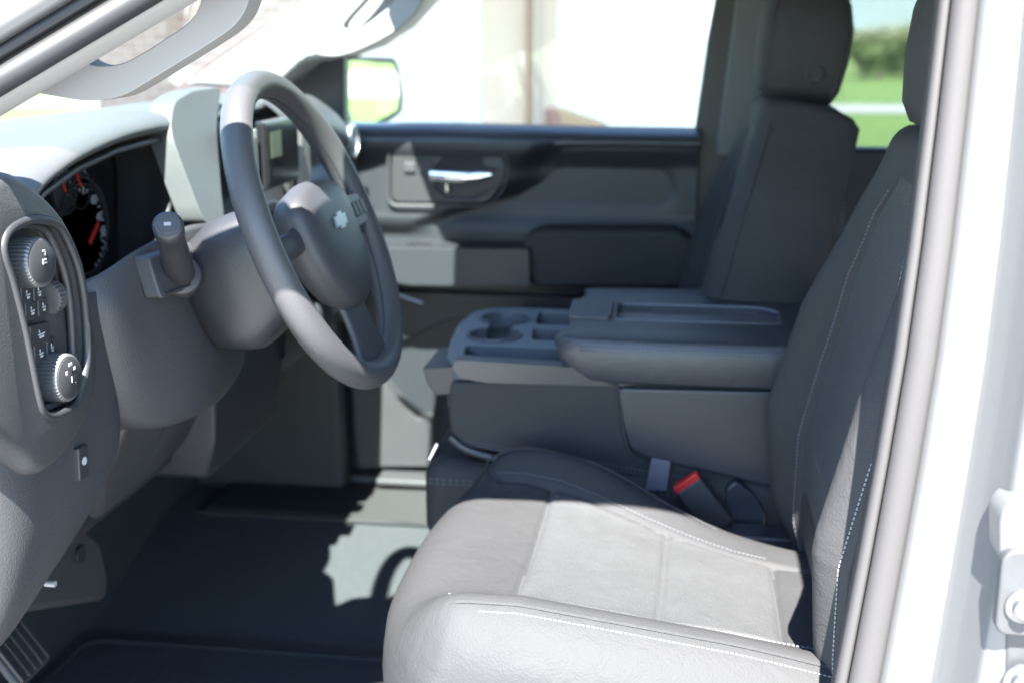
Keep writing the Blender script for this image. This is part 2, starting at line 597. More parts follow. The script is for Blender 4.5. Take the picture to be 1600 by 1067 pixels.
# --- roof with curved rails, unseen edges widened to set the shadow line on the seat
rows = []
for (x, zt) in [(-.40, 1.835), (-.1, 1.868), (.3, 1.885), (.9, 1.88), (1.5, 1.86)]:
    rows.append([(x, y, zt - dz) for y, dz in [(-.09, .065), (-.06, .035), (.3, .004), (.82, -.012), (1.34, .004), (1.70, .035), (1.73, .065)]])
r_ = solid(mk('roof', *bgrid(rows, 4, 4), M['paint'], cab, angle=180), .03)
rows = [[(x + .0, y, z - .034) for (x, y, z) in r] for r in [[(q[0], .08 + q[1] * .90, q[2]) for q in rr] for rr in rows]]
solid(mk('headliner', *bgrid(rows, 4, 4), M['headliner'], cab, angle=180), .01)
mk('windshield_header', *box((-.395, .82, 1.80), (.07, 1.36, .05)), M['trim'], cab, bevel=.015)
# --- back wall with window
mk('back_wall', *box((1.5, .82, 1.02), (.05, 1.5, .7)), M['plastic_dk'], cab, bevel=.01)
for y in (.18, 1.46):
    mk('rear_pillar', *box((1.48, y, 1.6), (.08, .22, .5)), M['trim'], cab, bevel=.02)
mk('rear_window', *box((1.5, .82, 1.6), (.006, 1.1, .46)), M['tint'], cab, smooth=False)
# --- windshield
wsP = [(-1.16, .16, 1.43), (-1.22, .82, 1.44), (-1.16, 1.48, 1.43)]
wsT = [(-.42, .16, 1.815), (-.41, .82, 1.835), (-.42, 1.48, 1.815)]
rows = []
for k in range(6):
    f = k / 5
    rows.append([tuple(Vector(a).lerp(Vector(b), f) + Vector((-.02, 0, .03)) * math.sin(math.pi * f)) for a, b in zip(wsP, wsT)])
mk('windshield', *bgrid(rows, 3, 8), M['ws'], cab, angle=180)
mk('wiper_cowl', *box((-1.24, .82, 1.405), (.16, 1.4, .03)), M['plastic_dk'], cab, bevel=.01)
mk('hood', *bgrid([[(-2.6, y, 1.22 + .05 * math.sin((y + .05) * 1.8)) for y in (-.02, .3, .82, 1.34, 1.66)], [(-1.9, y, 1.33 + .05 * math.sin((y + .05) * 1.8)) for y in (-.04, .3, .82, 1.34, 1.68)], [(-1.3, y, 1.36 + .04 * math.sin((y + .05) * 1.8)) for y in (-.04, .3, .82, 1.34, 1.68)]], 5, 5), M['paint'], cab, angle=180)

# --- driver A-pillar: body strip, two seals, inner trim with grab handle.
def strip(name, p0, p1, prof, m, parent, ext=.12, **k):
    """sweep a profile given as (across, out) offsets between two points; across = in the aperture plane, out = toward -Y"""
    p0, p1 = Vector(p0), Vector(p1)
    d = (p1 - p0).normalized()
    out = Vector((0, -1, 0))
    ac = d.cross(out).normalized()
    if ac.z < 0: ac = -ac
    p0 = p0 - d * .5; p1 = p1 + d * ext
    r0 = [p0 + ac * a + out * o for a, o in prof]
    r1 = [p1 + ac * a + out * o for a, o in prof]
    return mk(name, *loft([r0, r1]), m, parent, **k)

a0, a1 = at(0, 128, Y=.0), at(214, 0, Y=.0)
def arc(r, n=10, s=1.0, cx=0, cy=0, a=0, b=360): return [(cx + r * math.cos(R(a + (b - a) * i / n)), cy + s * r * math.sin(R(a + (b - a) * i / n))) for i in range(n)]
strip('door_seal', a0, a1, arc(.011, 14, 1.3, 0, .0), M['sealdk'], cab, angle=180)
strip('door_seal', a0, a1, arc(.006, 12, 1.2, .021, -.004), M['sealdk'], cab, angle=180)
strip('pillar_paint', a0, a1, [(.026, -.03), (.026, .012), (.034, .02), (.058, .02), (.064, .012), (.066, -.03)], M['paint'], cab, bevel=.004)
strip('door_seal', a0, a1, arc(.0055, 12, 1.2, .070, .004), M['sealdk'], cab, angle=180)
strip('pillar_paint', a0, a1, [(.074, -.03), (.074, .006), (.086, .016), (.19, .014), (.20, -.03)], M['paint'], cab, bevel=.004)
strip('pillar_trim', a0, a1, [(-.016, -.05), (-.015, -.03), (-.008, -.018), (.03, -.03), (.03, -.05)], M['trim'], cab, bevel=.006)
# grab handle on the driver side pillar
ho = A([(-120, 215), (-40, 178), (0, 152), (30, 142), (80, 150), (130, 158), (165, 156), (200, 146), (260, 110), (320, 73), (362, 44), (384, 14), (394, -30), (396, -90), (380, -140), (300, -80), (200, -20), (100, 42), (0, 118), (-120, 180)], Y=.09)
hole = A([(118, 78), (128, 94), (150, 103), (185, 101), (215, 88), (260, 60), (296, 34), (312, 8), (318, -30), (312, -64), (260, -20), (210, 22), (160, 52)], Y=.09)
gh = mk('grab_handle', *prism(crom(ho, 4), (0, .035, 0)), M['trim'], cab)
hv_ = [p + Vector((0, -.1, 0)) for p in crom(hole, 5)]
cut(gh, [prism(hv_, (0, .3, 0))], bevel=.009, bseg=5)

# --- B-pillar at the driver side: a lofted section with seal, flange, channel
bb, bt = Vector((.147, 0, 1.05)), Vector((.193, 0, 1.63))
def bpil(name, prof, m, closed=True, z0=.72, z1=1.80, **k):
    d = (bt - bb) / (bt.z - bb.z)
    ax = Vector((1, 0, 0))
    rings = []
    for i in range(13):
        z = z0 + (z1 - z0) * i / 12
        f = (z - 1.05) / .58
        base = bb + d * (z - bb.z) + Vector((0, .10 * max(0, (z - 1.38)) , 0))
        base.x += .010 * math.sin(min(max(f, -.3), 1.3) * math.pi) * .5
        wd = 1.0 - .22 * f
        rings.append([base + Vector((a * wd, b, 0)) for a, b in prof])
    return mk(name, *loft(rings), m, cab, **k)

bpil('pillar_trim', [(.020, .03), (.034, .06), (.044, .12), (.06, .14), (.12, .12), (.12, .03)], M['plastic_dk'], angle=180)
bpil('pillar_flange', [(.000, .015), (.001, -.005), (.006, -.011), (.010, -.006), (.011, .015)], M['seal'], angle=180)
bpil('weatherstrip', [(.010, .012), (.011, -.010), (.0145, -.018), (.021, -.0205), (.030, -.0205), (.0355, -.014), (.036, .012)], M['seal'], angle=180)
bp = bpil('pillar_paint', [(.034, .03), (.034, -.004), (.038, -.014), (.046, -.020), (.060, -.021), (.070, -.018), (.077, -.016), (.081, -.022), (.093, -.080), (.097, -.088), (.106, -.092), (.150, -.092), (.190, -.090), (.230, -.088), (.40, -.086), (.40, .05)], M['paint'], angle=60)
# lower hinge of the rear door with its bolt
hc = at(1578, 925, Y=-.094)
hg = slab('door_hinge', rpoly([hc + Vector(v) for v in [(-.012, .0, -.030), (.07, 0, -.030), (.07, 0, .045), (-.012, 0, .040)]], .012), (0, -.014, 0), M['hinge'], cab, bevel=.003)
mk('bolt', *lathe(hc + Vector((.006, -.014, -.004)), (0, -1, 0), [(.0001, 0), (.013, 0), (.013, .003), (.0125, .0035), (.0085, .004), (.0085, .010), (.0065, .012), (.0001, .012)], 6 * 6), M['steel'], hg)
slab('hinge_cover', rpoly(A([(1562, 800), (1600, 770), (1700, 770), (1700, 884), (1562, 884)], Y=-.10), .01), (0, .04, 0), M['paint'], cab, bevel=.008, bseg=4)
slab('door_hinge', rpoly(A([(1572, 985), (1600, 975), (1700, 975), (1700, 1100), (1572, 1100)], Y=-.095), .008), (0, .02, 0), M['hinge'], cab, bevel=.004)
hc2 = at(1596, 1062, Y=-.10)
mk('bolt', *lathe(hc2, (0, -1, 0), [(.0001, 0), (.014, 0), (.014, .003), (.009, .004), (.009, .010), (.007, .012), (.0001, .012)], 36), M['steel'], hg)

mk('corner_shade_trim', *prism([(-.38, 1.00, 1.812), (-.42, 1.0, 1.808), (-.50, 1.12, 1.795), (-.56, 1.24, 1.775), (-.56, 1.40, 1.745), (-.50, 1.46, 1.73), (-.38, 1.46, 1.77)], (0, 0, .012)), M['trim'], cab, bevel=.003)  # corner piece added, shaped to keep sun off the upper passenger door
# --- passenger side pillars and rear door
paY = 1.41
pa = A([(285, 133), (475, 0), (560, -60), (780, -60), (662, 0), (625, 42), (585, 66), (545, 84), (505, 92), (470, 100), (440, 128), (400, 140)], Y=paY)
slab('pillar_trim', pa, (0, .15, 0), M['trim'], cab, bevel=.012, bseg=4)
gp = mk('grab_handle', *prism(crom(A([(455, 62), (490, 84), (530, 88), (580, 70), (630, 40), (658, 6), (668, -50), (690, -120), (640, -140), (590, -40), (540, 20), (500, 50)], Y=1.34), 4), (0, .045, 0)), M['trim'], cab)
cut(gp, [prism([p + Vector((0, -.1, 0)) for p in crom(A([(535, 42), (560, 46), (590, 26), (615, 2), (628, -40), (600, -30), (565, 5)], Y=1.34), 4)], (0, .3, 0))], bevel=.009, bseg=4)
# sail panel in the front corner of the passenger door window is built with the door
bo = A([(1106, 60), (1128, -60), (1345, -60), (1330, 0), (1262, 200), (1240, 560), (1060, 560), (1084, 215)], Y=1.585)
slab('pillar_trim', bo, (0, .05, 0), M['plastic_dk'], cab, bevel=.008)
bo = A([(1158, -60), (1226, -60), (1206, 60), (1184, 245), (1118, 245), (1136, 110)], Y=1.545)
slab('pillar_trim', bo, (0, .02, 0), mat('light_pillar_trim', (.085, .092, .095), .6), cab, bevel=.006)
# passenger rear door (inner side) and its privacy glass
ry = 1.60
rd = mk('rear_door', *box((.85, ry + .03, 1.03), (1.25, .07, .70)), M['door'], cab, bevel=.012)
mk('armrest', *box((.85, ry - .05, 1.13), (.7, .1, .07)), M['door'], rd, bevel=.02, bseg=4)
mk('window_glass', *box((.85, ry + .04, 1.6), (1.25, .005, .46)), M['tint'], rd, smooth=False)
# same for the driver side, behind the B-pillar
rd2 = mk('rear_door', *box((1.0, .03, 1.03), (1.0, .07, .70)), M['door'], cab, bevel=.012)
mk('window_glass', *box((1.0, .02, 1.6), (1.0, .005, .46)), M['tint'], rd2, smooth=False)
# rear bench
rb = thing('rear_bench', 'dark rear bench seat in shade behind the front seats', 'bench seat', (1.1, .82, .7))
mk('seat_cushion', *box((1.08, .82, .97), (.5, 1.36, .16)), M['leather'], rb, bevel=.04, bseg=5)
mk('backrest', *box((1.38, .82, 1.22), (.14, 1.36, .45)), M['leather'], rb, bevel=.04, bseg=5)
# rear view mirror
rv = thing('rear_view_mirror', 'dark rear view mirror hanging under the windshield header, above the frame', 'mirror', (-.50, .84, 1.72))
mk('mirror_housing', *box((-.47, .84, 1.70), (.035, .24, .07), Matrix.Rotation(R(-8), 3, 'Y')), M['plastic_dk'], rv, bevel=.014, bseg=4)
mk('mount', *tube([(-.49, .84, 1.71), (-.53, .84, 1.75), (-.56, .84, 1.77)], .012, 10), M['plastic_dk'], rv)

# ------------------------------------------------------------------ passenger door
pd = thing('passenger_door', 'closed passenger door with dark moulded panel, chrome pull handle and padded armrest', 'car door', (-.33, 1.58, .7))
DY = 1.56
do = A([(300, 190), (540, 203), (800, 206), (1094, 212), (1088, 330), (1070, 470)], Y=DY)
do = [Vector((-.98, DY, 1.40))] + do[1:] + [Vector((.0, DY, .60)), Vector((-.98, DY, .60))]
dp = slab('door_panel', do, (0, .09, 0), M['door'], pd, bevel=.008)
# rounded sill along the window
sl = [(540, 203), (800, 207), (1094, 213)]
rows = []
for (px, py) in [(440, 199), (540, 205), (700, 206), (830, 209), (950, 212), (1094, 214)]:
    p = at(px, py, Y=DY - .01)
    hh = .045 if px < 750 else (.03 if px < 900 else .022)
    rows.append([(p.x, DY + .09, p.z + .012), (p.x, DY + .03, p.z + .014), (p.x, DY - .012, p.z + .004), (p.x, DY - .03, p.z - hh * .5), (p.x, DY - .022, p.z - hh), (p.x, DY + .02, p.z - hh - .012)])
mk('window_sill', *bgrid(rows, 5, 4), M['consolepl'], pd, angle=180)
# one moulded inner skin: belt ridge, raised pad round the handle that sweeps down, shallow scoop behind it
rows = []
nx_, nz_ = 110, 70
for j in range(nz_ + 1):
    z = 1.085 + (1.392 - 1.085) * j / nz_
    rr = []
    for i in range(nx_ + 1):
        x = -.80 + (.028 + .80) * i / nx_
        f = .016 * sst2(1.335, 1.385, z)
        xb = -.335 + .05 * sst2(1.33, 1.39, z) - .22 * sst2(1.32, 1.20, z)
        f += .034 * (1 - sst2(xb - .035, xb + .045, x)) * sst2(1.185, 1.235, z)
        f -= .014 * sst2(xb + .02, xb + .09, x) * math.exp(-((z - 1.30) / .035) ** 2) * (1 - sst2(-.06, .0, x))
        f += .012 * sst2(1.24, 1.20, z)
        rr.append(Vector((x, DY - .005 - f, z)))
    rows.append(rr)
mk('inner_skin', *loft(rows, cap=False, closed=False), M['door'], pd, angle=180)
# handle bezel
bz = A([(612, 232), (780, 232), (790, 262), (785, 288), (762, 318), (612, 317)], Y=DY - .047)
hb = slab('handle_bezel', rpoly(bz, .018), (0, .03, 0), M['plastic_dk'], pd, bevel=.005)
cupo = rpoly(A([(700, 240), (750, 240), (754, 266), (778, 266), (776, 292), (742, 312), (694, 310), (676, 292), (678, 262)], Y=DY - .06), .012)
cut(hb, [prism(cupo, (0, .034, 0))], bevel=.003)
mk('handle_cup', *prism([p + Vector((0, .036, 0)) for p in cupo], (0, .01, 0)), M['plastic_dk'], hb, smooth=False)
ring = rpoly(A([(607, 228), (784, 228), (796, 262), (790, 292), (765, 323), (607, 321)], Y=DY - .049), .02)
mk('bezel_trim', *tube(ring, .0028, 8, closed=True), M['plastic'], hb)
hp = [at(x, y, Y=DY - .066) for x, y in [(672, 274), (700, 276), (735, 277), (768, 273)]]
mk('door_handle', *tube(crom(hp, 5, False), [.0115] * 4 + [.012] * 6 + [.010] * 3 + [.008, .007, .005], 14, flat=.7), M['chrome'], pd)
mk('handle_pivot', *tube([at(698, 288, Y=DY - .05), at(698, 300, Y=DY - .05)], .006, 10), M['chrome'], pd)
# lock rocker + small printed symbols
for dx in (0, 24):
    mk('lock_button', *box(at(640 + dx, 262, Y=DY - .05), (.024, .006, .02)), M['plastic'], hb, bevel=.002)
# armrest: rear padded part and front pull shelf with switches
ar = A([(815, 384), (822, 368), (845, 360), (1060, 362), (1086, 380), (1080, 452), (832, 450), (824, 420)], Y=DY - .10)
slab('armrest', rpoly(ar, .014), (0, .11, 0), M['leather'], pd, bevel=.016, bseg=5)
pf = A([(560, 388), (826, 390), (828, 448), (640, 446), (590, 436)], Y=DY - .125)
sf = slab('pull_shelf', rpoly(pf, .006), (0, .135, 0), M['door'], pd, bevel=.008, bseg=4)
mk('window_switch', *box(at(655, 388, Y=DY - .085) + Vector((0, 0, .004)), (.05, .022, .012)), M['gloss'], sf, bevel=.003)
mk('trim_strip', *tube(A([(585, 415), (600, 440), (625, 462), (660, 474)], Y=DY - .06), .003, 8), M['silverpl'], sf)
# lower map pocket lit by the sun
pk = A([(560, 728), (548, 560), (600, 596), (632, 640), (650, 655), (700, 655), (780, 655), (780, 728)], Y=DY - .045)
slab('map_pocket', rpoly(pk, .008), (0, .06, 0), M['plastic'], pd, bevel=.008, bseg=4)
pk = A([(560, 452), (1050, 470), (1040, 500), (700, 500), (640, 530), (560, 540)], Y=DY - .02)
slab('lower_panel', rpoly(pk, .01), (0, .03, 0), M['door'], pd, bevel=.008)
sp = at(900, 470, Y=DY - .01)
mk('speaker_grille', *cyl(at(760, 600, Y=DY - .012), (0, 1, 0), .08, .02), M['plastic_dk'], pd, angle=50)
# window glass, frame and sail panel
slab('window_glass', A([(440, 208), (470, 100), (560, 60), (690, -80), (1140, -80), (1095, 215)], Y=DY + .055), (0, .005, 0), M['side'], pd, bevel=0, smooth=False)
slab('sail_panel', A([(538, 88), (520, 88), (490, 98), (458, 128), (430, 150), (430, 215), (538, 212)], Y=DY + .02), (0, .04, 0), M['plastic_dk'], pd, bevel=.004)
mk('window_frame', *tube(A([(536, 90), (600, 66), (640, 40), (690, -30), (760, -90)], Y=DY + .05), .009, 8), M['plastic_dk'], pd)
mk('lock_pin', *lathe(at(1058, 214, Y=DY + .01), (0, 0, 1), [(.0001, 0), (.006, 0), (.004, .006), (.003, .012), (.0001, .013)], 12), M['plastic_dk'], pd)
slab('window_frame', A([(1090, 216), (1122, -40), (1136, -40), (1104, 216)], Y=DY + .03), (0, .03, 0), M['plastic_dk'], pd, bevel=.004)
# wing mirror
MY = 1.85
mc = at(582, 148, Y=MY)
mnorm = Vector((.865, -.50, -.01)).normalized()
ms = Vector((-mnorm.y, mnorm.x, 0)).normalized()   # across the glass
if ms.y < 0: ms = -ms
mu = mnorm.cross(ms); mu = mu if mu.z > 0 else -mu
def mpt(px, py, off=0):
    d = FW + RT * ((px - 800) / FPX) - UP * ((py - 533.5) / FPX)
    kk = (mc - CAM).dot(mnorm) / d.dot(mnorm)
    return CAM + d * kk + mnorm * off
mo = [mpt(*p) for p in [(530, 87), (618, 91), (626, 113), (631, 150), (629, 178), (602, 194), (578, 205), (530, 205)]]
wm = slab('wing_mirror', rpoly(mo, .012), -mnorm * .07, M['sealdk'], pd, bevel=.003, bseg=3)
mg = [mpt(p[0], p[1], .0015) for p in [(536, 95), (613, 99), (619, 118), (622, 150), (620, 172), (598, 185), (576, 195), (536, 196)]]
slab('mirror_glass', rpoly(mg, .01), mnorm * .001, M['mirror'], wm, bevel=0, smooth=False)
mk('mirror_arm', *tube([at(500, 190, Y=1.66), at(530, 185, Y=1.78), at(545, 180, Y=1.88)], .03, 12), M['gloss'], wm)

# ------------------------------------------------------------------ dashboard
db = thing('dashboard', 'dark grey dashboard with arched gauge hood, headlight panel and centre stack', 'dashboard', (-.8, .8, .9))
# top pad: rows across the cab, each from the windshield base back to the lip
lip = [(.0, -.665, 1.440), (.06, -.66, 1.462), (.13, -.665, 1.452), (.20, -.685, 1.446), (.27, -.70, 1.461), (.35, -.70, 1.480), (.45, -.695, 1.494), (.54, -.69, 1.4985),
       (.60, -.69, 1.497), (.65, -.69, 1.498), (.80, -.69, 1.500), (1.0, -.70, 1.500), (1.2, -.70, 1.497), (1.34, -.705, 1.485), (1.45, -.72, 1.455), (1.52, -.74, 1.42)]
rows = []
for (y, x, z) in lip:
    e = .02 if .2 < y < 1.3 else 0
    rows.append([(-1.19, y, 1.435), (-1.02, y, 1.462 + e * .3), (-.90, y, (1.47 + z) / 2 + .004 + e * .3), (x - .07, y, z + .008), (x - .02, y, z + .004), (x, y, z - .006), (x + .002, y, z - .016), (x - .012, y, z - .022), (x - .05, y, z - .022), (x - .16, y, z - .045)])
mk('top_pad', *bgrid(rows, 5, 4), M['dashsheen'], db, angle=180)
# thin lip line under the gauge hood
mk('hood_trim', *tube([Vector((x - .008, y, z - .030)) for (y, x, z) in lip[3:9]], .004, 8), M['plastic_dk'], db)
# gauge binnacle
def yz(pts, X): return [at(p[0], p[1], X=X) for p in pts]
bk = [(-.80, .16, 1.26), (-.80, .62, 1.26), (-.80, .64, 1.47), (-.80, .50, 1.49), (-.80, .3, 1.47), (-.80, .2, 1.43)]
mk('binnacle_shell', *prism(bk, (-.02, 0, 0)), M['plastic_dk'], db, bevel=.004)
gc = slab('instrument_cluster', rpoly([(-.785, .17, 1.285), (-.785, .60, 1.285), (-.785, .60, 1.43), (-.785, .45, 1.455), (-.785, .30, 1.445), (-.785, .20, 1.40)], .02), (-.012, 0, 0), M['lens'], db, bevel=.004)
def dial(py, px, r, a0_, a1_, ticks, name='gauge_dial'):
    c = at(px, py, X=-.782)
    prts = [lathe(c, (1, 0, 0), [(r * .97, 0), (r, 0), (r, .004), (r * .96, .004), (r * .96, .001), (r * .97, 0)], 48)]
    d = mk(name, *join(*prts), M['plastic_dk'], gc)
    tk = []
    for i in range(ticks):
        a = R(a0_ + (a1_ - a0_) * i / (ticks - 1))
        L = r * (.16 if i % 2 == 0 else .08)
        p = c + Vector((.002, math.cos(a), math.sin(a)) if False else (.002, math.cos(a) * r * .86, math.sin(a) * r * .86))
        rot = Matrix.Rotation(a, 3, 'X')
        tk.append(box(p, (.0012, L, .0022), rot))
    mk('tick_marks', *join(*tk), M['whitemark'], d, smooth=False)
    return c, d
for (px, py, r) in [(98, 300, .030), (122, 292, .030)]:
    c, d = dial(py, px, r, 20, 160, 7)
    a = R(115)
    mk('needle', *box(c + Vector((.004, math.cos(a) * r * .35, math.sin(a) * r * .35)), (.0015, r * .7, .004), Matrix.Rotation(a, 3, 'X')), M['redmark'], d, smooth=False)
c, d = dial(365, 128, .066, -60, 100, 17)
a = R(8)
p = at(147, 365, X=-.776)
mk('needle', *box(p, (.002, .036, .006), Matrix.Rotation(R(38), 3, 'X')), M['redmark'], d, smooth=False)


def text(s, loc, size, m, parent, rot, name='numerals', ext=.0005):
    cu = bpy.data.curves.new(name, 'FONT'); cu.body = s; cu.size = size; cu.align_x = 'CENTER'; cu.align_y = 'CENTER'; cu.extrude = ext
    tmp = bpy.data.objects.new('t', cu); col.objects.link(tmp)
    dg = bpy.context.evaluated_depsgraph_get()
    me = bpy.data.meshes.new_from_object(tmp.evaluated_get(dg))
    bpy.data.objects.remove(tmp)
    V = [Vector(loc) + rot @ v.co for v in me.vertices]
    F = [list(f.vertices) for f in me.polygons]
    return V, F
# text plane facing +X: text right = +Y, text up = +Z
RYZ = Matrix(((0, 0, 1), (1, 0, 0), (0, 1, 0)))
tx = [text(s, at(px, py, X=-.779), .017, None, None, RYZ) for s, px, py in [('60', 147, 313), ('40', 155, 340), ('20', 161, 365), ('0', 166, 388)]]
mk('numerals', *join(*tx), M['whitemark'], d, smooth=False)
c2 = Vector((-.782, .50, 1.36))
d2 = mk('gauge_dial', *lathe(c2, (1, 0, 0), [(.062, 0), (.066, 0), (.066, .004), (.063, .004), (.062, 0)], 48), M['plastic_dk'], gc)
# right cheek of the binnacle, flat shelf at its bottom
ck = []
for (x, ps) in [(-.80, [(.60, 1.27), (.625, 1.35), (.635, 1.43), (.62, 1.48)]), (-.74, [(.585, 1.29), (.60, 1.35), (.612, 1.42), (.612, 1.475)]), (-.712, [(.545, 1.315), (.575, 1.36), (.60, 1.42), (.61, 1.47)]), (-.695, [(.50, 1.325), (.56, 1.365), (.60, 1.42), (.615, 1.465)])]:
    ck.append([(x, y, z) for y, z in ps])
solid(mk('binnacle_cheek', *bgrid(ck, 5, 5), M['plastic'], db, angle=180), .008)
mk('binnacle_shelf', *prism([(-.80, .17, 1.285), (-.80, .60, 1.285), (-.66, .54, 1.318), (-.635, .38, 1.335), (-.64, .24, 1.33), (-.66, .17, 1.31)], (0, 0, -.012)), M['plastic_dk'], db, bevel=.003)

# outboard pod carrying the headlight panel
pod0 = [(-.05, 1.44), (-.01, 1.468), (.045, 1.484), (.098, 1.464), (.152, 1.420), (.184, 1.350), (.192, 1.275), (.182, 1.225), (.140, 1.197), (.09, 1.180), (.05, 1.182), (.02, 1.21), (-.03, 1.25), (-.06, 1.30)]
cy, cz = .075, 1.33
rings = []
for (x, s) in [(-.86, .98), (-.74, .995), (-.66, 1.0), (-.638, .995), (-.624, .975), (-.617, .94), (-.614, .90)]:
    rings.append(crom([(x, cy + (y - cy) * s, cz + (z - cz) * s) for y, z in pod0], 6))
pod = mk('headlight_pod', *loft(rings), M['plastic'], db, angle=45)
bz = crom(yz([(6, 392), (14, 362), (40, 346), (66, 344), (92, 352), (108, 378), (124, 420), (133, 470), (137, 530), (136, 572), (122, 628), (104, 642), (84, 650), (70, 645), (60, 620), (40, 520), (20, 440)], -.614), 4)
bz = [Vector((-.58, p.y, p.z)) for p in bz]
bzs = [p for p in bz]
cut(pod, [prism(bzs, (-.062, 0, 0))], bevel=.003)
hpn = mk('headlight_panel', *prism([Vector((-.643, p.y, p.z)) for p in bz], (-.012, 0, 0)), M['gloss'], db, smooth=False)
mk('panel_bezel', *tube([Vector((-.615, p.y, p.z)) for p in bz], .0045, 10, closed=True), M['plastic_dk'], hpn)
ib = [Vector((-.628, cy2 + (p.y - cy2) * .9, cz2 + (p.z - cz2) * .94)) for cy2, cz2 in [(sum(q.y for q in bz) / len(bz), sum(q.z for q in bz) / len(bz))] for p in bz]
mk('panel_bezel', *tube(ib, .004, 10, closed=True), M['plastic'], hpn)
# two rotary knobs
def knob(px, py, r, nm, icons):
    c = at(px, py, X=-.625); c = Vector((-.642, c.y, c.z))
    ax = Vector((1, -.10, .05))
    kb = mk(nm, *lathe(c, ax, [(r * .5, 0), (r * .98, .004), (r, .008), (r, .024), (r * .97, .030), (r * .90, .032), (r * .84, .032)], 144, 36, .0010), M['knob'], hpn)
    an = ax.normalized()
    mk('knob_cap', *lathe(c + an * .030, ax, [(r * .3, 0), (r * .84, 0), (r * .84, .0026), (r * .80, .0032), (.0001, .0034)], 48), M['plastic_dk'], kb)
    f = c + an * .0338
    V, F = [], []
    prt = []
    for (dy, dz, w_, h_) in icons:
        prt.append(box(f + Vector((.0003, dy, dz)), (.0006, w_, h_)))
    mk('printed_symbols', *join(*prt), M['label_w'], kb, smooth=False)
knob(46, 411, .0245, 'headlight_knob', [(.002, .011, .004, .0015), (.004, .008, .0015, .004), (.002, .002, .007, .0015), (.002, -.001, .007, .0015), (-.001, .0005, .0012, .005)])
knob(90, 590, .0245, 'drive_mode_knob', [(0, .014, .007, .003), (-.008, .007, .003, .004), (.008, .008, .004, .003), (.009, -.008, .004, .003), (.001, -.002, .0012, .006)])
# push buttons with small symbols
def button(px, py, w_, h_, r=.002):
    c = at(px, py, X=-.632); c = Vector((-.6375, c.y, c.z))
    b_ = mk('push_button', *box(c, (.013, w_, h_), Matrix.Rotation(R(-6), 3, 'X')), M['plastic_dk'], hpn, bevel=.0018)
    q = c + Vector((.007, .001, 0))
    mk('printed_symbol', *join(box(q, (.0006, w_ * .34, .0012)), box(q + Vector((0, 0, -.0028)), (.0006, w_ * .22, .0022)), box(q + Vector((0, -w_ * .1, .003)), (.0006, .0012, .003))), M['label_w'], b_, smooth=False)
for px, py, w_, h_ in [(41, 461, .021, .018), (59, 457, .017, .018), (48, 486, .021, .018), (66, 480, .017, .018), (62, 522, .038, .021), (62, 552, .022, .020), (79, 543, .016, .020)]:
    button(px, py, w_, h_)
dw = at(90, 465, X=-.63)
mk('dimmer_wheel', *lathe(Vector((-.640, dw.y - .008, dw.z)), (0, 1, 0), [(.014, 0), (.0175, .001), (.0175, .015), (.014, .016)], 96, 24, .0016), M['knob'], hpn)
mk('dimmer_slot', *box(at(104, 545, X=-.638), (.006, .012, .05), Matrix.Rotation(R(-4), 3, 'X')), M['plastic'], hpn, bevel=.002)
mk('dimmer_slot', *box(at(112, 575, X=-.634), (.02, .018, .04), Matrix.Rotation(R(-4), 3, 'X')), M['plastic'], hpn, bevel=.004)

# lower left dash skin sweeping down and forward
rows = [
    [(-.72, -.05, 1.40), (-.66, .02, 1.36), (-.64, .10, 1.34), (-.635, .18, 1.335), (-.635, .235, 1.33), (-.66, .26, 1.33)],
    [(-.70, -.05, 1.27), (-.645, .02, 1.25), (-.635, .10, 1.24), (-.63, .18, 1.24), (-.63, .245, 1.24), (-.66, .27, 1.24)],
    [(-.70, -.05, 1.18), (-.64, .02, 1.17), (-.628, .10, 1.17), (-.624, .19, 1.17), (-.628, .25, 1.165), (-.66, .28, 1.16)],
    [(-.70, -.05, 1.10), (-.645, .02, 1.09), (-.635, .08, 1.095), (-.628, .15, 1.105), (-.632, .21, 1.115), (-.66, .25, 1.12)],
    [(-.72, -.05, 1.00), (-.675, .0, 1.00), (-.665, .05, 1.01), (-.66, .10, 1.035), (-.66, .15, 1.06), (-.69, .20, 1.07)],
    [(-.78, -.05, .94), (-.745, -.01, .94), (-.735, .04, .955), (-.73, .08, .985), (-.73, .12, 1.01), (-.76, .18, 1.03)],
]
solid(mk('lower_trim', *bgrid(rows, 6, 6), M['plastic'], db, angle=180), .006)
c = at(123, 722, X=-.626)
rs = mk('release_switch', *box(c, (.012, .020, .036), Matrix.Rotation(R(-4), 3, 'X')), M['plastic_dk'], db, bevel=.002)
mk('printed_symbol', *cyl(c + Vector((.0065, 0, .002)), (1, 0, 0), .0045, .0006, 20), M['label_w'], rs, smooth=False)
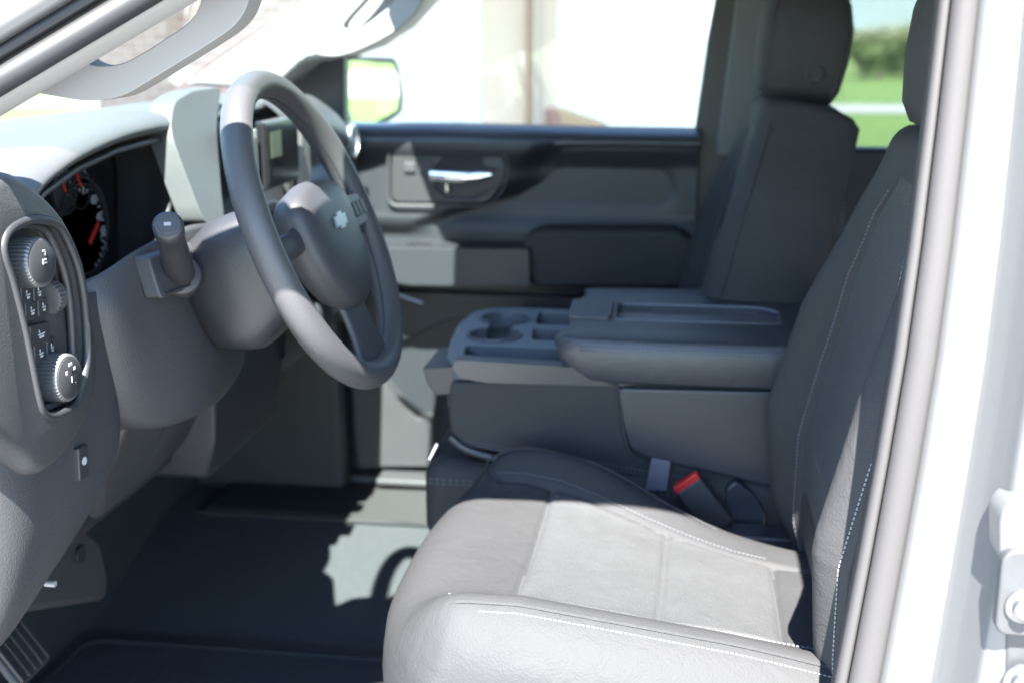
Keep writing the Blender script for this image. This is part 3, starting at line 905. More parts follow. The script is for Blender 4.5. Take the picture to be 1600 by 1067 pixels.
# knee bolster below the column, with the square boot plate of the stalk
rows = [
    [(-.70, .20, 1.325), (-.64, .235, 1.345), (-.615, .30, 1.365), (-.60, .36, 1.375), (-.60, .44, 1.375), (-.61, .54, 1.36), (-.66, .60, 1.34)],
    [(-.70, .20, 1.30), (-.625, .235, 1.305), (-.605, .29, 1.31), (-.59, .36, 1.315), (-.59, .44, 1.315), (-.605, .55, 1.305), (-.66, .62, 1.30)],
    [(-.70, .21, 1.24), (-.625, .245, 1.24), (-.595, .30, 1.24), (-.575, .37, 1.24), (-.575, .45, 1.24), (-.60, .57, 1.235), (-.66, .65, 1.23)],
    [(-.70, .23, 1.19), (-.63, .26, 1.19), (-.595, .31, 1.18), (-.572, .38, 1.175), (-.575, .46, 1.175), (-.60, .58, 1.175), (-.66, .66, 1.18)],
    [(-.70, .24, 1.165), (-.645, .27, 1.165), (-.61, .315, 1.15), (-.59, .38, 1.145), (-.59, .46, 1.145), (-.615, .58, 1.15), (-.66, .66, 1.16)],
    [(-.74, .25, 1.15), (-.70, .28, 1.15), (-.66, .33, 1.14), (-.64, .38, 1.135), (-.64, .46, 1.135), (-.66, .56, 1.14), (-.70, .66, 1.15)],
]
solid(mk('knee_bolster', *bgrid(rows, 6, 6), M['plastic'], db, angle=180), .006)
# lower panels going forward under the bolster
q = [(-.66, .34, 1.145), (-.655, .62, 1.145), (-.66, .70, 1.12), (-.72, .68, 1.02), (-.75, .60, .985), (-.74, .40, .99), (-.70, .335, 1.06)]
mk('knee_panel', *prism(q, (-.05, 0, -.01)), M['plastic'], db, bevel=.012, bseg=4)
mk('trim_seam', *tube([(-.655, .47, 1.14), (-.70, .50, 1.06), (-.743, .52, .99)], .0016, 6), M['sealdk'], db)
q = yz([(20, 962), (168, 938), (172, 900), (160, 850), (130, 815), (60, 880), (20, 930)], -.80)
mk('footwell_trim', *prism(q, (-.06, 0, 0)), M['plastic'], db, bevel=.012, bseg=4)
mk('footwell_trim', *cyl(at(124, 866, X=-.798), (1, 0, 0), .012, .004, 24), M['sealdk'], db)
mk('obd_cover', *cyl(at(71, 911, X=-.70), (1, 0, 0), .0035, .012, 12), M['whitemark'], db)
mk('underdash_cover', *box((-.90, .42, 1.12), (.3, .8, .30)), M['plastic_dk'], db, bevel=.02)
# centre stack
q = []
for px, py in [(266, 205), (272, 160), (300, 143), (346, 136), (338, 200), (346, 300), (352, 352), (322, 350), (312, 330), (286, 262)]:
    X_ = -.66
    for _ in range(4):
        p = at(px, py, X=X_); X_ = -.632 - (p.z - 1.34) * .36
    q.append(p)
st = mk('stack_bezel', *prism(rpoly(q, .02), (-.035, 0, 0)), M['dashsheen'], db, bevel=.012, bseg=4)
q = [(-.665, .74, 1.20), (-.665, .99, 1.20), (-.665, 1.0, 1.36), (-.71, 1.0, 1.495), (-.71, .74, 1.495)]
mk('stack_panel', *prism(q, (-.14, 0, 0)), M['plastic'], db, bevel=.008)
q = [(-.70, .60, 1.25), (-.66, .62, 1.20), (-.67, .64, 1.02), (-.70, .66, .95), (-.70, 1.0, .95), (-.66, 1.0, 1.24), (-.66, .72, 1.34)]
mk('stack_lower', *prism(q, (-.14, 0, 0)), M['plastic_dk'], db, bevel=.01)
vt = mk('air_vent', *box((-.656, .760, 1.41), (.014, .06, .13)), M['gloss'], db, bevel=.006)
mk('vent_slats', *join(*[box((-.645, .741 + .0125 * i, 1.41), (.014, .0035, .115), Matrix.Rotation(R(20), 3, 'Z')) for i in range(4)]), M['knob'], vt, bevel=.0008)
mk('vent_tab', *box((-.636, .765, 1.375), (.012, .022, .016)), M['knob'], vt, bevel=.003)
scn = mk('touch_screen', *box((-.640, .88, 1.425), (.016, .165, .105)), M['gloss'], db, bevel=.004)
mk('display', *box((-.6315, .88, 1.425), (.001, .150, .092)), M['screen'], scn, smooth=False)
mk('display_tile', *box((-.6305, .845, 1.44), (.0006, .05, .04)), emis('map_tile', (.06, .07, .04), .06), scn, smooth=False)
vt2 = mk('air_vent', *box((-.656, 1.02, 1.41), (.014, .06, .13)), M['gloss'], db, bevel=.006)
mk('vent_slats', *join(*[box((-.645, 1.0 + .0125 * i, 1.41), (.014, .0035, .115), Matrix.Rotation(R(20), 3, 'Z')) for i in range(4)]), M['knob'], vt2, bevel=.0008)
cp = mk('climate_panel', *box((-.655, .86, 1.29), (.03, .24, .08)), M['gloss'], db, bevel=.008)
for i in range(3):
    mk('climate_knob', *lathe((-.640, .77 + .09 * i, 1.30), (1, 0, 0), [(.018, 0), (.02, .003), (.02, .018), (.016, .022), (.0001, .022)], 36), M['knob'], cp)
# passenger side of the dash
rows = []
for (y, s) in [(.98, 0), (1.05, .01), (1.2, .012), (1.35, .0), (1.44, -.015), (1.50, -.05)]:
    zt = 1.50 if y < 1.3 else (1.49 - (y - 1.3) * .35)
    rows.append([(-.70 + s, y, zt), (-.665 + s, y, zt - .03), (-.655 + s, y, zt - .07), (-.675 + s, y, 1.38), (-.66 + s, y, 1.34), (-.64 + s, y, 1.25), (-.65 + s, y, 1.15), (-.70 + s, y, 1.03), (-.80 + s, y, .98)])
mk('passenger_dash', *bgrid(rows, 5, 5), M['plastic'], db, angle=180)
mk('glove_box', *box((-.655, 1.22, 1.17), (.05, .36, .15)), M['plastic'], db, bevel=.012, bseg=4)
mk('dash_end_cap', *box((-.78, 1.48, 1.22), (.20, .04, .42)), M['plastic'], db, bevel=.01)
vt3 = mk('air_vent', *lathe((-.668, 1.40, 1.40), (1, 0, 0), [(.028, 0), (.034, .002), (.034, .010), (.030, .012), (.028, .004)], 40), M['silverpl'], db)

# ------------------------------------------------------------------ pedals and mats
WC = Vector((-.435, .4185, 1.3745))
bpd = thing('brake_pedal', 'ribbed black rubber pedal at the lower left edge of the footwell', 'pedal', (-.80, .24, .75))
pc = at(14, 1005, X=-.80)
rot = Matrix.Rotation(R(-35), 3, 'Y')
mk('pedal_pad', *box(pc, (.012, .075, .10), rot), M['rubber'], bpd, bevel=.006)
mk('pedal_rib', *join(*[box(pc + rot @ Vector((.008, -.03 + .015 * i, 0)), (.005, .005, .09), rot) for i in range(5)]), M['rubber'], bpd, bevel=.001)
mk('pedal_arm', *tube([pc + Vector((-.01, 0, .03)), pc + Vector((-.10, .01, .16)), pc + Vector((-.12, .01, .3))], .008, 8), M['plastic_dk'], bpd)
fm = thing('floor_mat', 'dark carpet mat covering the driver footwell floor', 'floor mat', (-.6, .5, .70))
fo = rpoly([(-1.04, .36, .536), (-.20, .36, .536), (-.20, .70, .536), (-.22, .88, .536), (-1.04, .88, .536)], .05)
mk('mat_body', *prism(fo, (0, 0, .010)), mat('mat_pile', (.046, .050, .057), .95, bump=1, bscale=600, var=.25, vscale=90, spec=.05, bdist=.004), fm, bevel=.003)
mk('edge_binding', *tube([p + Vector((0, 0, .007)) for p in fo], .0065, 8, closed=True), mat('binding', (.03, .033, .037), .9, spec=.1), fm)
rm = thing('rubber_floor_mat', 'ribbed rubber mat on the passenger side floor by the lit door sill', 'floor mat', (-.7, 1.25, .70))
mk('mat_body', *box((-.60, 1.40, .624), (.80, .20, .010)), M['rubber'], rm, bevel=.003)
rb2 = []
for i in range(16):
    y = 1.31 + .0115 * i
    P = [Vector((-.98 + .085 * j, y + .007 * math.sin(j * .8 + .4), .630)) for j in range(9)]
    rb2.append(tube(P, .0035, 6))
mk('mat_rib', *join(*rb2), M['rubber'], rm)

# ------------------------------------------------------------------ steering column and wheel
N_ = Vector((math.cos(R(22)), 0, math.sin(R(22))))
T_ = Vector((-math.sin(R(22)), 0, math.cos(R(22))))
S_ = Vector((0, 1, 0))
def wp(s, t, n): return WC + S_ * s + T_ * t + N_ * n
sc_ = thing('steering_column', 'dark plastic steering column shroud with stalk behind the wheel', 'steering column', tuple(wp(0, 0, -.2)))
rings = []
for (n, hw, tp, bt_) in [(-.045, .052, .045, .055), (-.05, .062, .055, .075), (-.072, .066, .058, .088), (-.095, .068, .059, .100), (-.118, .068, .058, .108), (-.138, .060, .050, .104), (-.17, .05, .04, .09)]:
    P = [(-hw, -bt_ * .35), (-hw, tp * .35), (-hw * .72, tp * .92), (0, tp), (hw * .72, tp * .92), (hw, tp * .35), (hw, -bt_ * .35), (hw * .72, -bt_ * .9), (0, -bt_), (-hw * .72, -bt_ * .9)]
    rings.append([wp(p.x, p.y, n) for p in crom([Vector((a, b, 0)) for a, b in P], 4)])
mk('upper_shroud', *loft(rings), M['shroud'], sc_, angle=180)
mk('shroud_seam', *tube([wp(-.0665, -.008, -.075), wp(-.0685, -.008, -.095), wp(-.0685, -.008, -.118)], .0012, 6), M['sealdk'], sc_)
mk('key_cylinder', *lathe(wp(.078, -.03, -.15), (0.2, 1, 0), [(.014, 0), (.016, .004), (.016, .012), (.012, .015), (.0001, .015)], 28), M['plastic_dk'], sc_)
# stalk toward the driver door
tip = at(262, 352, Y=.22); sb_ = at(283, 432, Y=.34)
d_ = (tip - sb_)
sd = d_.normalized()
stk = mk('turn_signal_stalk', *tube([sb_ - sd * .03, sb_, sb_ + d_ * .30, sb_ + d_ * .6, sb_ + d_ * .86, sb_ + d_ * .88, tip - sd * .002, tip], [.017, .0165, .0165, .0155, .0145, .0165, .0165, .0145], 28), M['plastic_dk'], sc_, angle=50)
mk('stalk_cap', *lathe(tip, sd, [(.0145, -.001), (.0135, .001), (.0105, .0012), (.010, .0022), (.0001, .0026)], 28), M['plastic'], stk)
mk('printed_symbol', *box(tip + sd * .003, (.007, .0035, .0012), sd.to_track_quat('Z', 'Y').to_matrix()), M['whitemark'], stk, smooth=False)
mk('collar', *lathe(sb_ - sd * .002, sd, [(.020, -.006), (.0235, -.002), (.0235, .006), (.018, .010)], 32), M['plastic'], stk)
# boot plate on the dash around the stalk
pl = [at(x, y, X=X_) for x, y, X_ in [(232, 402, -.598), (300, 378, -.580), (316, 444, -.563), (252, 468, -.584)]]
mk('boot_plate', *prism(rpoly(pl, .006), (-.02, 0, 0)), M['plastic'], sc_, bevel=.003)
pl = [at(x, y, X=X_) for x, y, X_ in [(239, 408, -.596), (296, 387, -.579), (309, 441, -.5625), (256, 461, -.583)]]
mk('boot_seam', *tube(rpoly(pl, .006), .0014, 6, closed=True), M['sealdk'], sc_)

sw = thing('steering_wheel', 'black leather steering wheel with sunlit lower rim and bow-tie emblem', 'steering wheel', tuple(WC))
Rr = .186
NR = 144
V, F = [], []
for i in range(NR):
    a = 2 * math.pi * i / NR
    ca, sa = math.cos(a), math.sin(a)
    # thicker grips at 10 and 2
    g = 1 + .05 * math.exp(-((((a % math.pi) - R(38)) / .35) ** 2))
    for j in range(20):
        q = 2 * math.pi * j / 20
        rr = Rr + .0168 * g * math.cos(q)
        V.append(wp(rr * ca, rr * sa, .0158 * g * math.sin(q) * 1.15))
for i in range(NR):
    for j in range(20):
        F.append([i * 20 + j, i * 20 + (j + 1) % 20, ((i + 1) % NR) * 20 + (j + 1) % 20, ((i + 1) % NR) * 20 + j])
rim = mk('rim', V, F, M['rim'], sw, angle=180)
ss = []
mk('rim_seam', *tube([wp((Rr - .0166) * math.cos(2 * math.pi * i / 90), (Rr - .0166) * math.sin(2 * math.pi * i / 90), .0) for i in range(90)], .0011, 6, closed=True), M['sealdk'], rim)
# hub: airbag cover, rounded, with dished sides
def hubring(n, s, dy=0):
    P = [(-.094, .034), (-.060, .054), (0, .060), (.060, .054), (.094, .034), (.094, -.010), (.078, -.056), (.046, -.094), (0, -.104), (-.046, -.094), (-.078, -.056), (-.094, -.010)]
    return [wp(p.x, p.y, n) for p in crom([Vector((a * s, b * s + dy, 0)) for a, b in P], 5)]
mk('airbag_cover', *loft([hubring(-.035, .62), hubring(-.02, .86), hubring(.0, 1.0), hubring(.012, .985), hubring(.020, .93), hubring(.025, .80), hubring(.028, .5), hubring(.029, .1)]), M['wheelpad'], sw, angle=60)
mk('hub_back', *loft([hubring(-.055, .60), hubring(-.045, .72), hubring(-.033, .78)]), M['shroud'], sw, angle=50)
em = [(-.022, .007), (-.009, .007), (-.009, .0105), (.010, .0105), (.010, .007), (.023, .007), (.019, -.007), (.008, -.007), (.008, -.0105), (-.011, -.0105), (-.011, -.007), (-.026, -.007)]
mk('emblem', *prism([wp(a, b + .002, .0275) for a, b in em], N_ * .0035), M['badge'], sw, bevel=.001)
# spokes
for sg in (-1, 1):
    P = []
    kx = 1 if sg > 0 else .55
    for (s, t0, t1, n) in [(.070, .036, -.030, .000), (.100, .034, -.032, .004), (.135, .030, -.032, .003), (.172, .028, -.034, .0)]:
        t0, t1 = t0 * kx, t1 * kx
        P.append([wp(sg * s, t0, n - .008 * kx), wp(sg * s, t0 - .004, n + .010 * kx), wp(sg * s, (t0 + t1) / 2, n + .013 * kx), wp(sg * s, t1 + .004, n + .010 * kx), wp(sg * s, t1, n - .008 * kx), wp(sg * s, (t0 + t1) / 2, n - .014 * kx)])
    spk = mk('spoke', *loft(P), M['wheelpad'], sw, subsurf=1, angle=180)
    if sg < 0: continue
    pad = rpoly([wp(sg * .088, .026, .016), wp(sg * .150, .022, .0145), wp(sg * .146, -.016, .0145), wp(sg * .092, -.018, .016)], .008)
    cpn = mk('control_pad', *prism(pad, N_ * .003), M['plastic_dk'], spk, bevel=.001)
    mk('control_button', *join(*[box(wp(sg * (.105 + .018 * i), .004, .0195), (.003, .012, .020), Matrix((N_, S_, T_)).transposed()) for i in range(3)]), M['plastic_dk'], spk, bevel=.0015)
P = []
for (t, hw, n) in [(-.065, .050, -.004), (-.095, .042, .0), (-.130, .044, .0), (-.160, .056, .0), (-.178, .072, .0)]:
    P.append([wp(-hw, t, n - .008), wp(-hw * .9, t, n + .008), wp(0, t, n + .004), wp(hw * .9, t, n + .008), wp(hw, t, n - .008), wp(0, t, n - .012)])
mk('spoke', *loft(P), M['wheelpad'], sw, subsurf=2, angle=180)
for sg in ():
    mk('spoke_trim', *tube(crom([wp(sg * .038, -.066, .012), wp(sg * .034, -.095, .012), wp(sg * .036, -.13, .012), wp(sg * .05, -.165, .010)], 5, False), .0026, 8), M['silverpl'], sw)

# ------------------------------------------------------------------ seats
def pad_grid(nu, nv, plan, height, skirt, frame):
    """plan(u,v)->(p,q) for u,v in [-1,1]; height(p,q); skirt: list of (inset, drop); frame(p,q,d)->xyz"""
    V, F = [], []
    idx = {}
    for i in range(nu + 1):
        for j in range(nv + 1):
            u, v = -1 + 2 * i / nu, -1 + 2 * j / nv
            p, q = plan(u, v)
            idx[i, j] = len(V)
            V.append(frame(p, q, height(p, q, u, v)))
    for i in range(nu):
        for j in range(nv):
            F.append([idx[i, j], idx[i + 1, j], idx[i + 1, j + 1], idx[i, j + 1]])
    loop = [(i, 0) for i in range(nu)] + [(nu, j) for j in range(nv)] + [(i, nv) for i in range(nu, 0, -1)] + [(0, j) for j in range(nv, 0, -1)]
    prev = [idx[k] for k in loop]
    for (ins, drop) in skirt:
        cur = []
        for (i, j) in loop:
            u, v = -1 + 2 * i / nu, -1 + 2 * j / nv
            p, q = plan(u, v)
            p2, q2 = plan(u * (1 - ins), v * (1 - ins))
            cur.append(len(V))
            h = height(p, q, u, v)
            V.append(frame(p2, q2, (h - drop) if drop < 1 else drop - 10))
        n = len(loop)
        for k in range(n):
            F.append([prev[k], cur[k], cur[(k + 1) % n], prev[(k + 1) % n]])
        prev = cur
    F.append(prev)
    return V, F


def sst(a, b, x):
    t = min(max((x - a) / (b - a), 0), 1)
    return t * t * (3 - 2 * t)


def interp(x, xs, ys):
    return float(np.interp(x, xs, ys))


def groove(d, w=.0035, dep=.004):
    return -dep * math.exp(-(d / w) ** 2)


# insert borders as a function of x (cushion-local: x from front -0.31 to back .2 ; y from the seat centre .35)
def seat(oy, ox, who, labels, mirror=1, detail=True):
    """oy = world Y of the seat's centre line, ox = shift in X; mirror = -1 flips left and right"""
    root = thing(who, labels, 'seat', (-.05 + ox, oy, .70))
    near = lambda x: -.165 + .02 * sst(-.3, .2, x)
    far = lambda x: interp(x, [-.3, -.2, -.02, .08, .2], [.20, .185, .12, .085, .07])
    cxs = -.055

    def plan(u, v):
        k = .10
        x = cxs + u * math.sqrt(1 - k * v * v) * .275 + ((.075 if v < 0 else .045) * abs(v) ** 3 * (1 - sst(-1, -.2, u)))
        y = v * math.sqrt(1 - k * .8 * u * u) * .292
        if y > 0: y *= 1 - .42 * sst(-.14, .2, x)
        return x, y

    def hgt(x, y, u, v):
        z = 1.012 - .13 * (x + .15) if x > -.15 else 1.012 - .35 * (x + .15) ** 2 * 0
        z += -.02 * sst(.02, .2, x) * 0
        du = (u + 1) * .275
        Rf = .085
        f1 = (Rf - math.sqrt(max(Rf * Rf - (Rf - du) ** 2, 0))) * .95 if du < Rf else 0
        dv = (1 - abs(v)) * .292
        Rs = .055
        f2 = (Rs - math.sqrt(max(Rs * Rs - (Rs - dv) ** 2, 0))) * .8 if dv < Rs else 0
        z -= max(f1, f2) + .35 * min(f1, f2)
        # bolsters
        fr = sst(-.31, -.2, x)
        nb = math.exp(-((y + .225) / .05) ** 2) * .034 * (.35 + .65 * fr) * (1 - .2 * sst(.05, .2, x))
        fbc = far(x) + .06
        fb = math.exp(-((y - fbc) / .05) ** 2) * .034 * (.3 + .7 * fr) * (1 - .75 * sst(-.12, .14, x))
        z -= .026 * sst(.02, .2, y) * sst(-.16, .08, x)
        z += nb + fb
        z -= .010 * math.exp(-((y - .0) / .12) ** 2) * fr
        # soft quilting between the cross seams
        for s in (-.165, -.008, .125):
            dd = abs(x - (s + .02 * y))
            if near(x) < y < far(x):
                z += groove(dd, .0035, .0045) + groove(dd, .02, .003)
        if x > -.235:
            z += groove(abs(y - near(x)), .004, .006) + groove(abs(y - far(x)), .004, .005)
        return z

    def frame(x, y, z): return Vector((x + ox, oy + mirror * y, z))
    nu, nv = (150, 170) if detail else (60, 70)
    V, F = pad_grid(nu, nv, plan, hgt, [(-.006, .02), (-.004, .045), (.02, .08), (.06, .115), (.12, .15)], frame)
    cu = mk('seat_cushion', V, F, [M['leather'], M['perf']], root, angle=180)
    base = wloc(root)
    for pl_ in cu.data.polygons:
        c = pl_.center + base
        x, y = c.x - ox, (c.y - oy) * mirror
        if near(x) < y < far(x) and -.165 + .02 * y < x < .125 + .02 * y and c.z > .9: pl_.material_index = 1

    def surf(x, y, off=.001):
        # invert the plan approximately: u, v only matter near the edges
        u, v = (x - cxs) / .275, y / .292
        for _ in range(3):
            k = .10
            u = (x - cxs) / .275 / math.sqrt(max(1 - k * v * v, .1)); v = y / .292 / math.sqrt(max(1 - k * .8 * u * u, .1))
        if y > 0: v = v / (1 - .42 * sst(-.14, .2, x))
        u = min(max(u, -1), 1); v = min(max(v, -1), 1)
        return frame(x, y, hgt(x, y, u, v) + off)

    def stitches(parent, f, s0, s1, n, m=M['stitch'], r=.0006, name='stitching'):
        prt = []
        for i in range(n):
            a = s0 + (s1 - s0) * i / n; b = a + (s1 - s0) / n * .62
            prt.append(tube([f(a), f((a + b) / 2) , f(b)], r, 5))
        mk(name, *join(*prt), m, parent)
    if detail:
        stitches(cu, lambda x: surf(x, near(x) - .010, .0006), -.235, .19, 85)
        stitches(cu, lambda x: surf(x, -.246, .0006), -.19, .19, 80)
        mk('piping', *tube([surf(-.215 + .40 * i / 60, -.236, .0005) for i in range(61)], .0022, 8), M['leather'], cu)
        stitches(cu, lambda x: surf(x, far(x) + .012 + .012 * 0, .0006), -.24, .12, 70, M['thread'])
        mk('piping', *tube(crom([surf(-.235, .175), surf(-.255, .205), surf(-.25, .235), surf(-.20, .243), surf(-.10, .215), surf(0, .175), surf(.06, .15)], 8, False), .0016, 6), M['leather'], cu)

    # plastic side valance below the cushion
    vz = [(-.27, .905), (.22, .885), (.24, .80), (.16, .77), (-.20, .78), (-.27, .84)]
    mk('seat_valance', *prism([frame(x, -.262, z) for x, z in vz], (0, mirror * .03, 0)), M['trim'], root, bevel=.008)
    mk('seat_frame', *join(box(frame(0, -.2, .79), (.44, .04, .10)), box(frame(0, .2, .79), (.44, .04, .10)), box(frame(0, 0, .83), (.42, .44, .05))), M['plastic_dk'], root, bevel=.006)

    # ---- backrest in its own frame
    B0 = Vector((.19 + ox, oy, .885))
    lean = R(9.5)
    U = Vector((math.sin(lean), 0, math.cos(lean))); Nf = Vector((-math.cos(lean), 0, math.sin(lean)))
    H = .315   # half height
    def bframe(h, y, d): return B0 + U * (h + H) + Vector((0, mirror * y, 0)) + Nf * d

    def halfw(h):   # half width along the height (h from -H to H)
        return interp(h, [-H, -.22, -.08, .06, .16, .24, H], [.235, .262, .270, .262, .235, .20, .175])

    def bplan(u, v):
        h = u * H * math.sqrt(1 - .05 * v * v)
        return h, v * halfw(h) * math.sqrt(1 - .12 * max(0, u) ** 4)

    def bsw(h): return interp(h, [-H, -.2, 0, .12, .2, .26], [.150, .155, .150, .135, .10, .03])

    def bh(h, y, u, v):
        d = interp(h, [-H, -.22, -.1, .03, .15, H], [.000, .040, .058, .052, .050, .046])
        w_ = halfw(h)
        ed = (1 - abs(v)) * w_
        Rs = .045
        f1 = Rs - math.sqrt(max(Rs * Rs - (Rs - ed) ** 2, 0)) if ed < Rs else 0
        eu = (1 - u) * H
        f2 = (.035 - math.sqrt(max(.001225 - (.035 - eu) ** 2, 0))) * .9 if eu < .035 else 0
        eb = (u + 1) * H
        f3 = (.05 - math.sqrt(max(.0025 - (.05 - eb) ** 2, 0))) * .7 if eb < .05 else 0
        d -= max(f1, f2, f3)
        bc = (bsw(h) + w_) / 2 + .004
        amp = interp(h, [-H, -.2, -.08, .06, .16, H], [.0, .036, .054, .046, .022, .0])
        if y < 0: amp *= .62
        d += amp * math.exp(-((abs(y) - bc) / .042) ** 2)
        d += groove(abs(abs(y) - bsw(h)), .004, .006) if h < .25 else 0
        d += (groove(abs(h + .17 ), .004, .005)) if abs(y) < bsw(h) else 0
        return d
    nu, nv = (150, 150) if detail else (70, 70)
    V, F = pad_grid(nu, nv, bplan, bh, [(-.006, .02), (-.006, .045), (.0, .075), (.03, .10), (.08, .115)], bframe)
    bk_ = mk('backrest', V, F, [M['leather'], M['perf']], root, angle=180)
    for pl_ in bk_.data.polygons:
        c = pl_.center + base - B0
        h = c.dot(U) - H; y = c.y * mirror
        if abs(y) < bsw(h) and h > -.17 and h < .25 and c.dot(Nf) > .01: pl_.material_index = 1

    def bsurf(h, y, off=.0006):
        w_ = halfw(h)
        u = h / H; v = min(max(y / w_, -1), 1)
        return bframe(h, y, bh(h, y, u, v) + off)
    for sg in (-1, 1):
        mS = M['stitch'] if detail and sg < 0 else M['thread']
        stitches(bk_, lambda h: bsurf(h, sg * (bsw(h) + .010)), -.28, .235, 95, mS, .0010 if detail else .0012)
        if detail and sg < 0:
            stitches(bk_, lambda h: bsurf(h, sg * (halfw(h) * .925)), -.27, .20, 95, mS, .0010)
            stitches(bk_, lambda h: bsurf(h, sg * (halfw(h) * .972), .0012), -.27, .20, 95, mS, .0010)
        mk('piping', *tube([bsurf(-.29 + .56 * i / 60, sg * halfw(-.29 + .56 * i / 60) * .95) for i in range(61)], .0018, 6), M['leather'], bk_)
    # hard back shell
    sh = []
    for (h, w2, d0) in [(-.30, .20, -.09), (-.1, .225, -.115), (.1, .20, -.11), (.27, .15, -.07)]:
        sh.append([bframe(h, w2 * math.cos(a), d0 + .035 * math.sin(a) * -1) for a in [math.pi * 2 * i / 24 for i in range(24)]])
    mk('back_shell', *loft(sh), M['plastic_dk'], root, angle=60)
    # headrest
    hr0 = bframe(.272, 0, -.010)
    hl = R(9)
    HU = Vector((math.sin(hl), 0, math.cos(hl))); HN = Vector((-math.cos(hl), 0, math.sin(hl)))
    rings = []
    for (t, hw, df, dbk) in [(.035, .080, .040, .045), (.040, .108, .055, .062), (.06, .122, .066, .070), (.11, .130, .074, .074), (.16, .130, .076, .072), (.20, .122, .070, .060), (.225, .105, .055, .045), (.235, .07, .03, .02)]:
        P = [(-hw, 0), (-hw * .96, df * .65), (-hw * .72, df), (0, df * 1.06), (hw * .72, df), (hw * .96, df * .65), (hw, 0), (hw * .93, -dbk * .8), (hw * .6, -dbk), (0, -dbk * 1.05), (-hw * .6, -dbk), (-hw * .93, -dbk * .8)]
        rings.append([hr0 + HU * t + Vector((0, p.x, 0)) + HN * p.y for p in crom([Vector((a, b, 0)) for a, b in P], 4)])
    hr = mk('headrest', *loft(rings), M['leather'], root, angle=180)
    mk('release_button', *lathe(hr0 + HU * .085 + Vector((0, -.120, 0)) + HN * -.02, (0, -1, 0), [(.017, -.01), (.017, .006), (.014, .008), (.012, .004), (.0001, .004)], 28), M['plastic_dk'], hr)
    mk('headrest_seam', *tube([rings[i][j] for i, j in [(1, 6), (2, 6), (3, 6), (4, 6), (5, 6), (6, 6)]], .0022, 6), M['sealdk'], hr)
    for y in (-.06, .06):
        mk('headrest_post', *tube([hr0 + HU * -.05 + Vector((0, y, 0)), hr0 + HU * .05 + Vector((0, y, 0))], .006, 10), M['chrome'], root)
    return root


seat(.355, 0, 'driver_seat', 'black leather driver seat with white stitching, cushion lit by hard sun', 1, True)
seat(1.22, -.12, 'passenger_seat', 'black leather passenger seat in shade beyond the centre console', 1, False)

# ------------------------------------------------------------------ centre console (folded middle seat)
cc = thing('center_console', 'folded centre console with cupholder tray, padded lid and stitched side', 'console', (-.1, .86, .70))
y0, y1 = .68, 1.06
# side body
o = A([(704, 596), (700, 640), (706, 692), (760, 704), (960, 742), (1110, 762), (1215, 775), (1215, 600), (950, 598)], Y=y0)
V, F = prism(rpoly(o, .008), (0, y1 - y0, 0))
mk('console_body', V, F, M['leather'], cc, bevel=.010, bseg=4)
prt = []
P = crom(A([(730, 695), (800, 706), (900, 722), (1010, 742), (1100, 756)], Y=y0 - .001), 16, False)
for off in (0, .006):
    for i in range(0, len(P) - 1):
        prt.append(tube([P[i] + Vector((0, 0, off)), P[i].lerp(P[i + 1], .6) + Vector((0, 0, off))], .0009, 5))
mk('stitching', *join(*prt), M['thread'], cc)
# storage side cover
o = A([(966, 606), (1215, 612), (1215, 764), (1120, 740), (1012, 716), (984, 700), (972, 660)], Y=y0 - .012)
mk('storage_cover', *prism(rpoly(o, .008), (0, .02, 0)), M['consolepl'], cc, bevel=.005)
o = A([(950, 598), (966, 606), (972, 660), (984, 704), (1012, 722)], Y=y0 - .004)
mk('cover_seam', *tube(crom(o, 4, False), .003, 6), M['sealdk'], cc)
# cupholder tray
tz = 1.140
tr = [Vector((x, y, tz)) for x, y in [(-.335, .690), (-.352, .80), (-.362, .93), (-.352, 1.045), (-.30, 1.075), (-.12, 1.075), (-.11, .690)]]
trayV = prism(rpoly([p + Vector((0, 0, 0)) for p in tr], .03), (0, 0, -.075))
ty = mk('cupholder_tray', *trayV, mat('tray_sky_sheen', (.085, .100, .115), .34, bump=.3, bscale=900, bdist=.0003), cc)  # dark grey tray; the sky's cast is painted in as a paler bluish colour
def holexy(pts, r, zt=tz + .02, dep=.065): return prism(rpoly([Vector((x, y, zt)) for x, y in pts], r), (0, 0, -dep))
b1 = holexy([(-.315, .720), (-.325, .800), (-.165, .800), (-.165, .720)], .014)
cA = cyl((-.290, .865, tz - .05), (0, 0, 1), .040, .08)
cB = cyl((-.290, .985, tz - .05), (0, 0, 1), .040, .08)
cn = holexy([(-.310, .88), (-.310, .97), (-.270, .97), (-.270, .88)], .002)
b2 = holexy([(-.228, .845), (-.236, .925), (-.165, .925), (-.165, .845)], .010)
b3 = holexy([(-.236, .955), (-.240, 1.045), (-.165, 1.045), (-.165, .955)], .010)
cut(ty, [b1, cA, cn, cB, b2, b3], bevel=.0035, bseg=3)
rim_pts = [Vector((-.290 + .043 * math.cos(R(a)), .865 + .043 * math.sin(R(a)), tz + .0015)) for a in range(118, 423, 8)]
mk('cup_ring', *tube(rim_pts, .0022, 8), M['satin'], ty)
rim_pts = [Vector((-.290 + .043 * math.cos(R(a)), .985 + .043 * math.sin(R(a)), tz + .0015)) for a in range(-62, 243, 8)]
mk('cup_ring', *tube(rim_pts, .0022, 8), M['satin'], ty)
mk('bin_mat', *box((-.24, .760, tz - .046), (.15, .078, .003)), M['bin'], ty, smooth=False)
# lower skirt of the tray on the near side
o = A([(712, 562), (930, 576), (1010, 600), (960, 604), (760, 598), (718, 590), (705, 574)], Y=y0 - .004)
mk('tray_skirt', *prism(rpoly(o, .006), (0, .03, 0)), M['consolepl'], cc, bevel=.005)
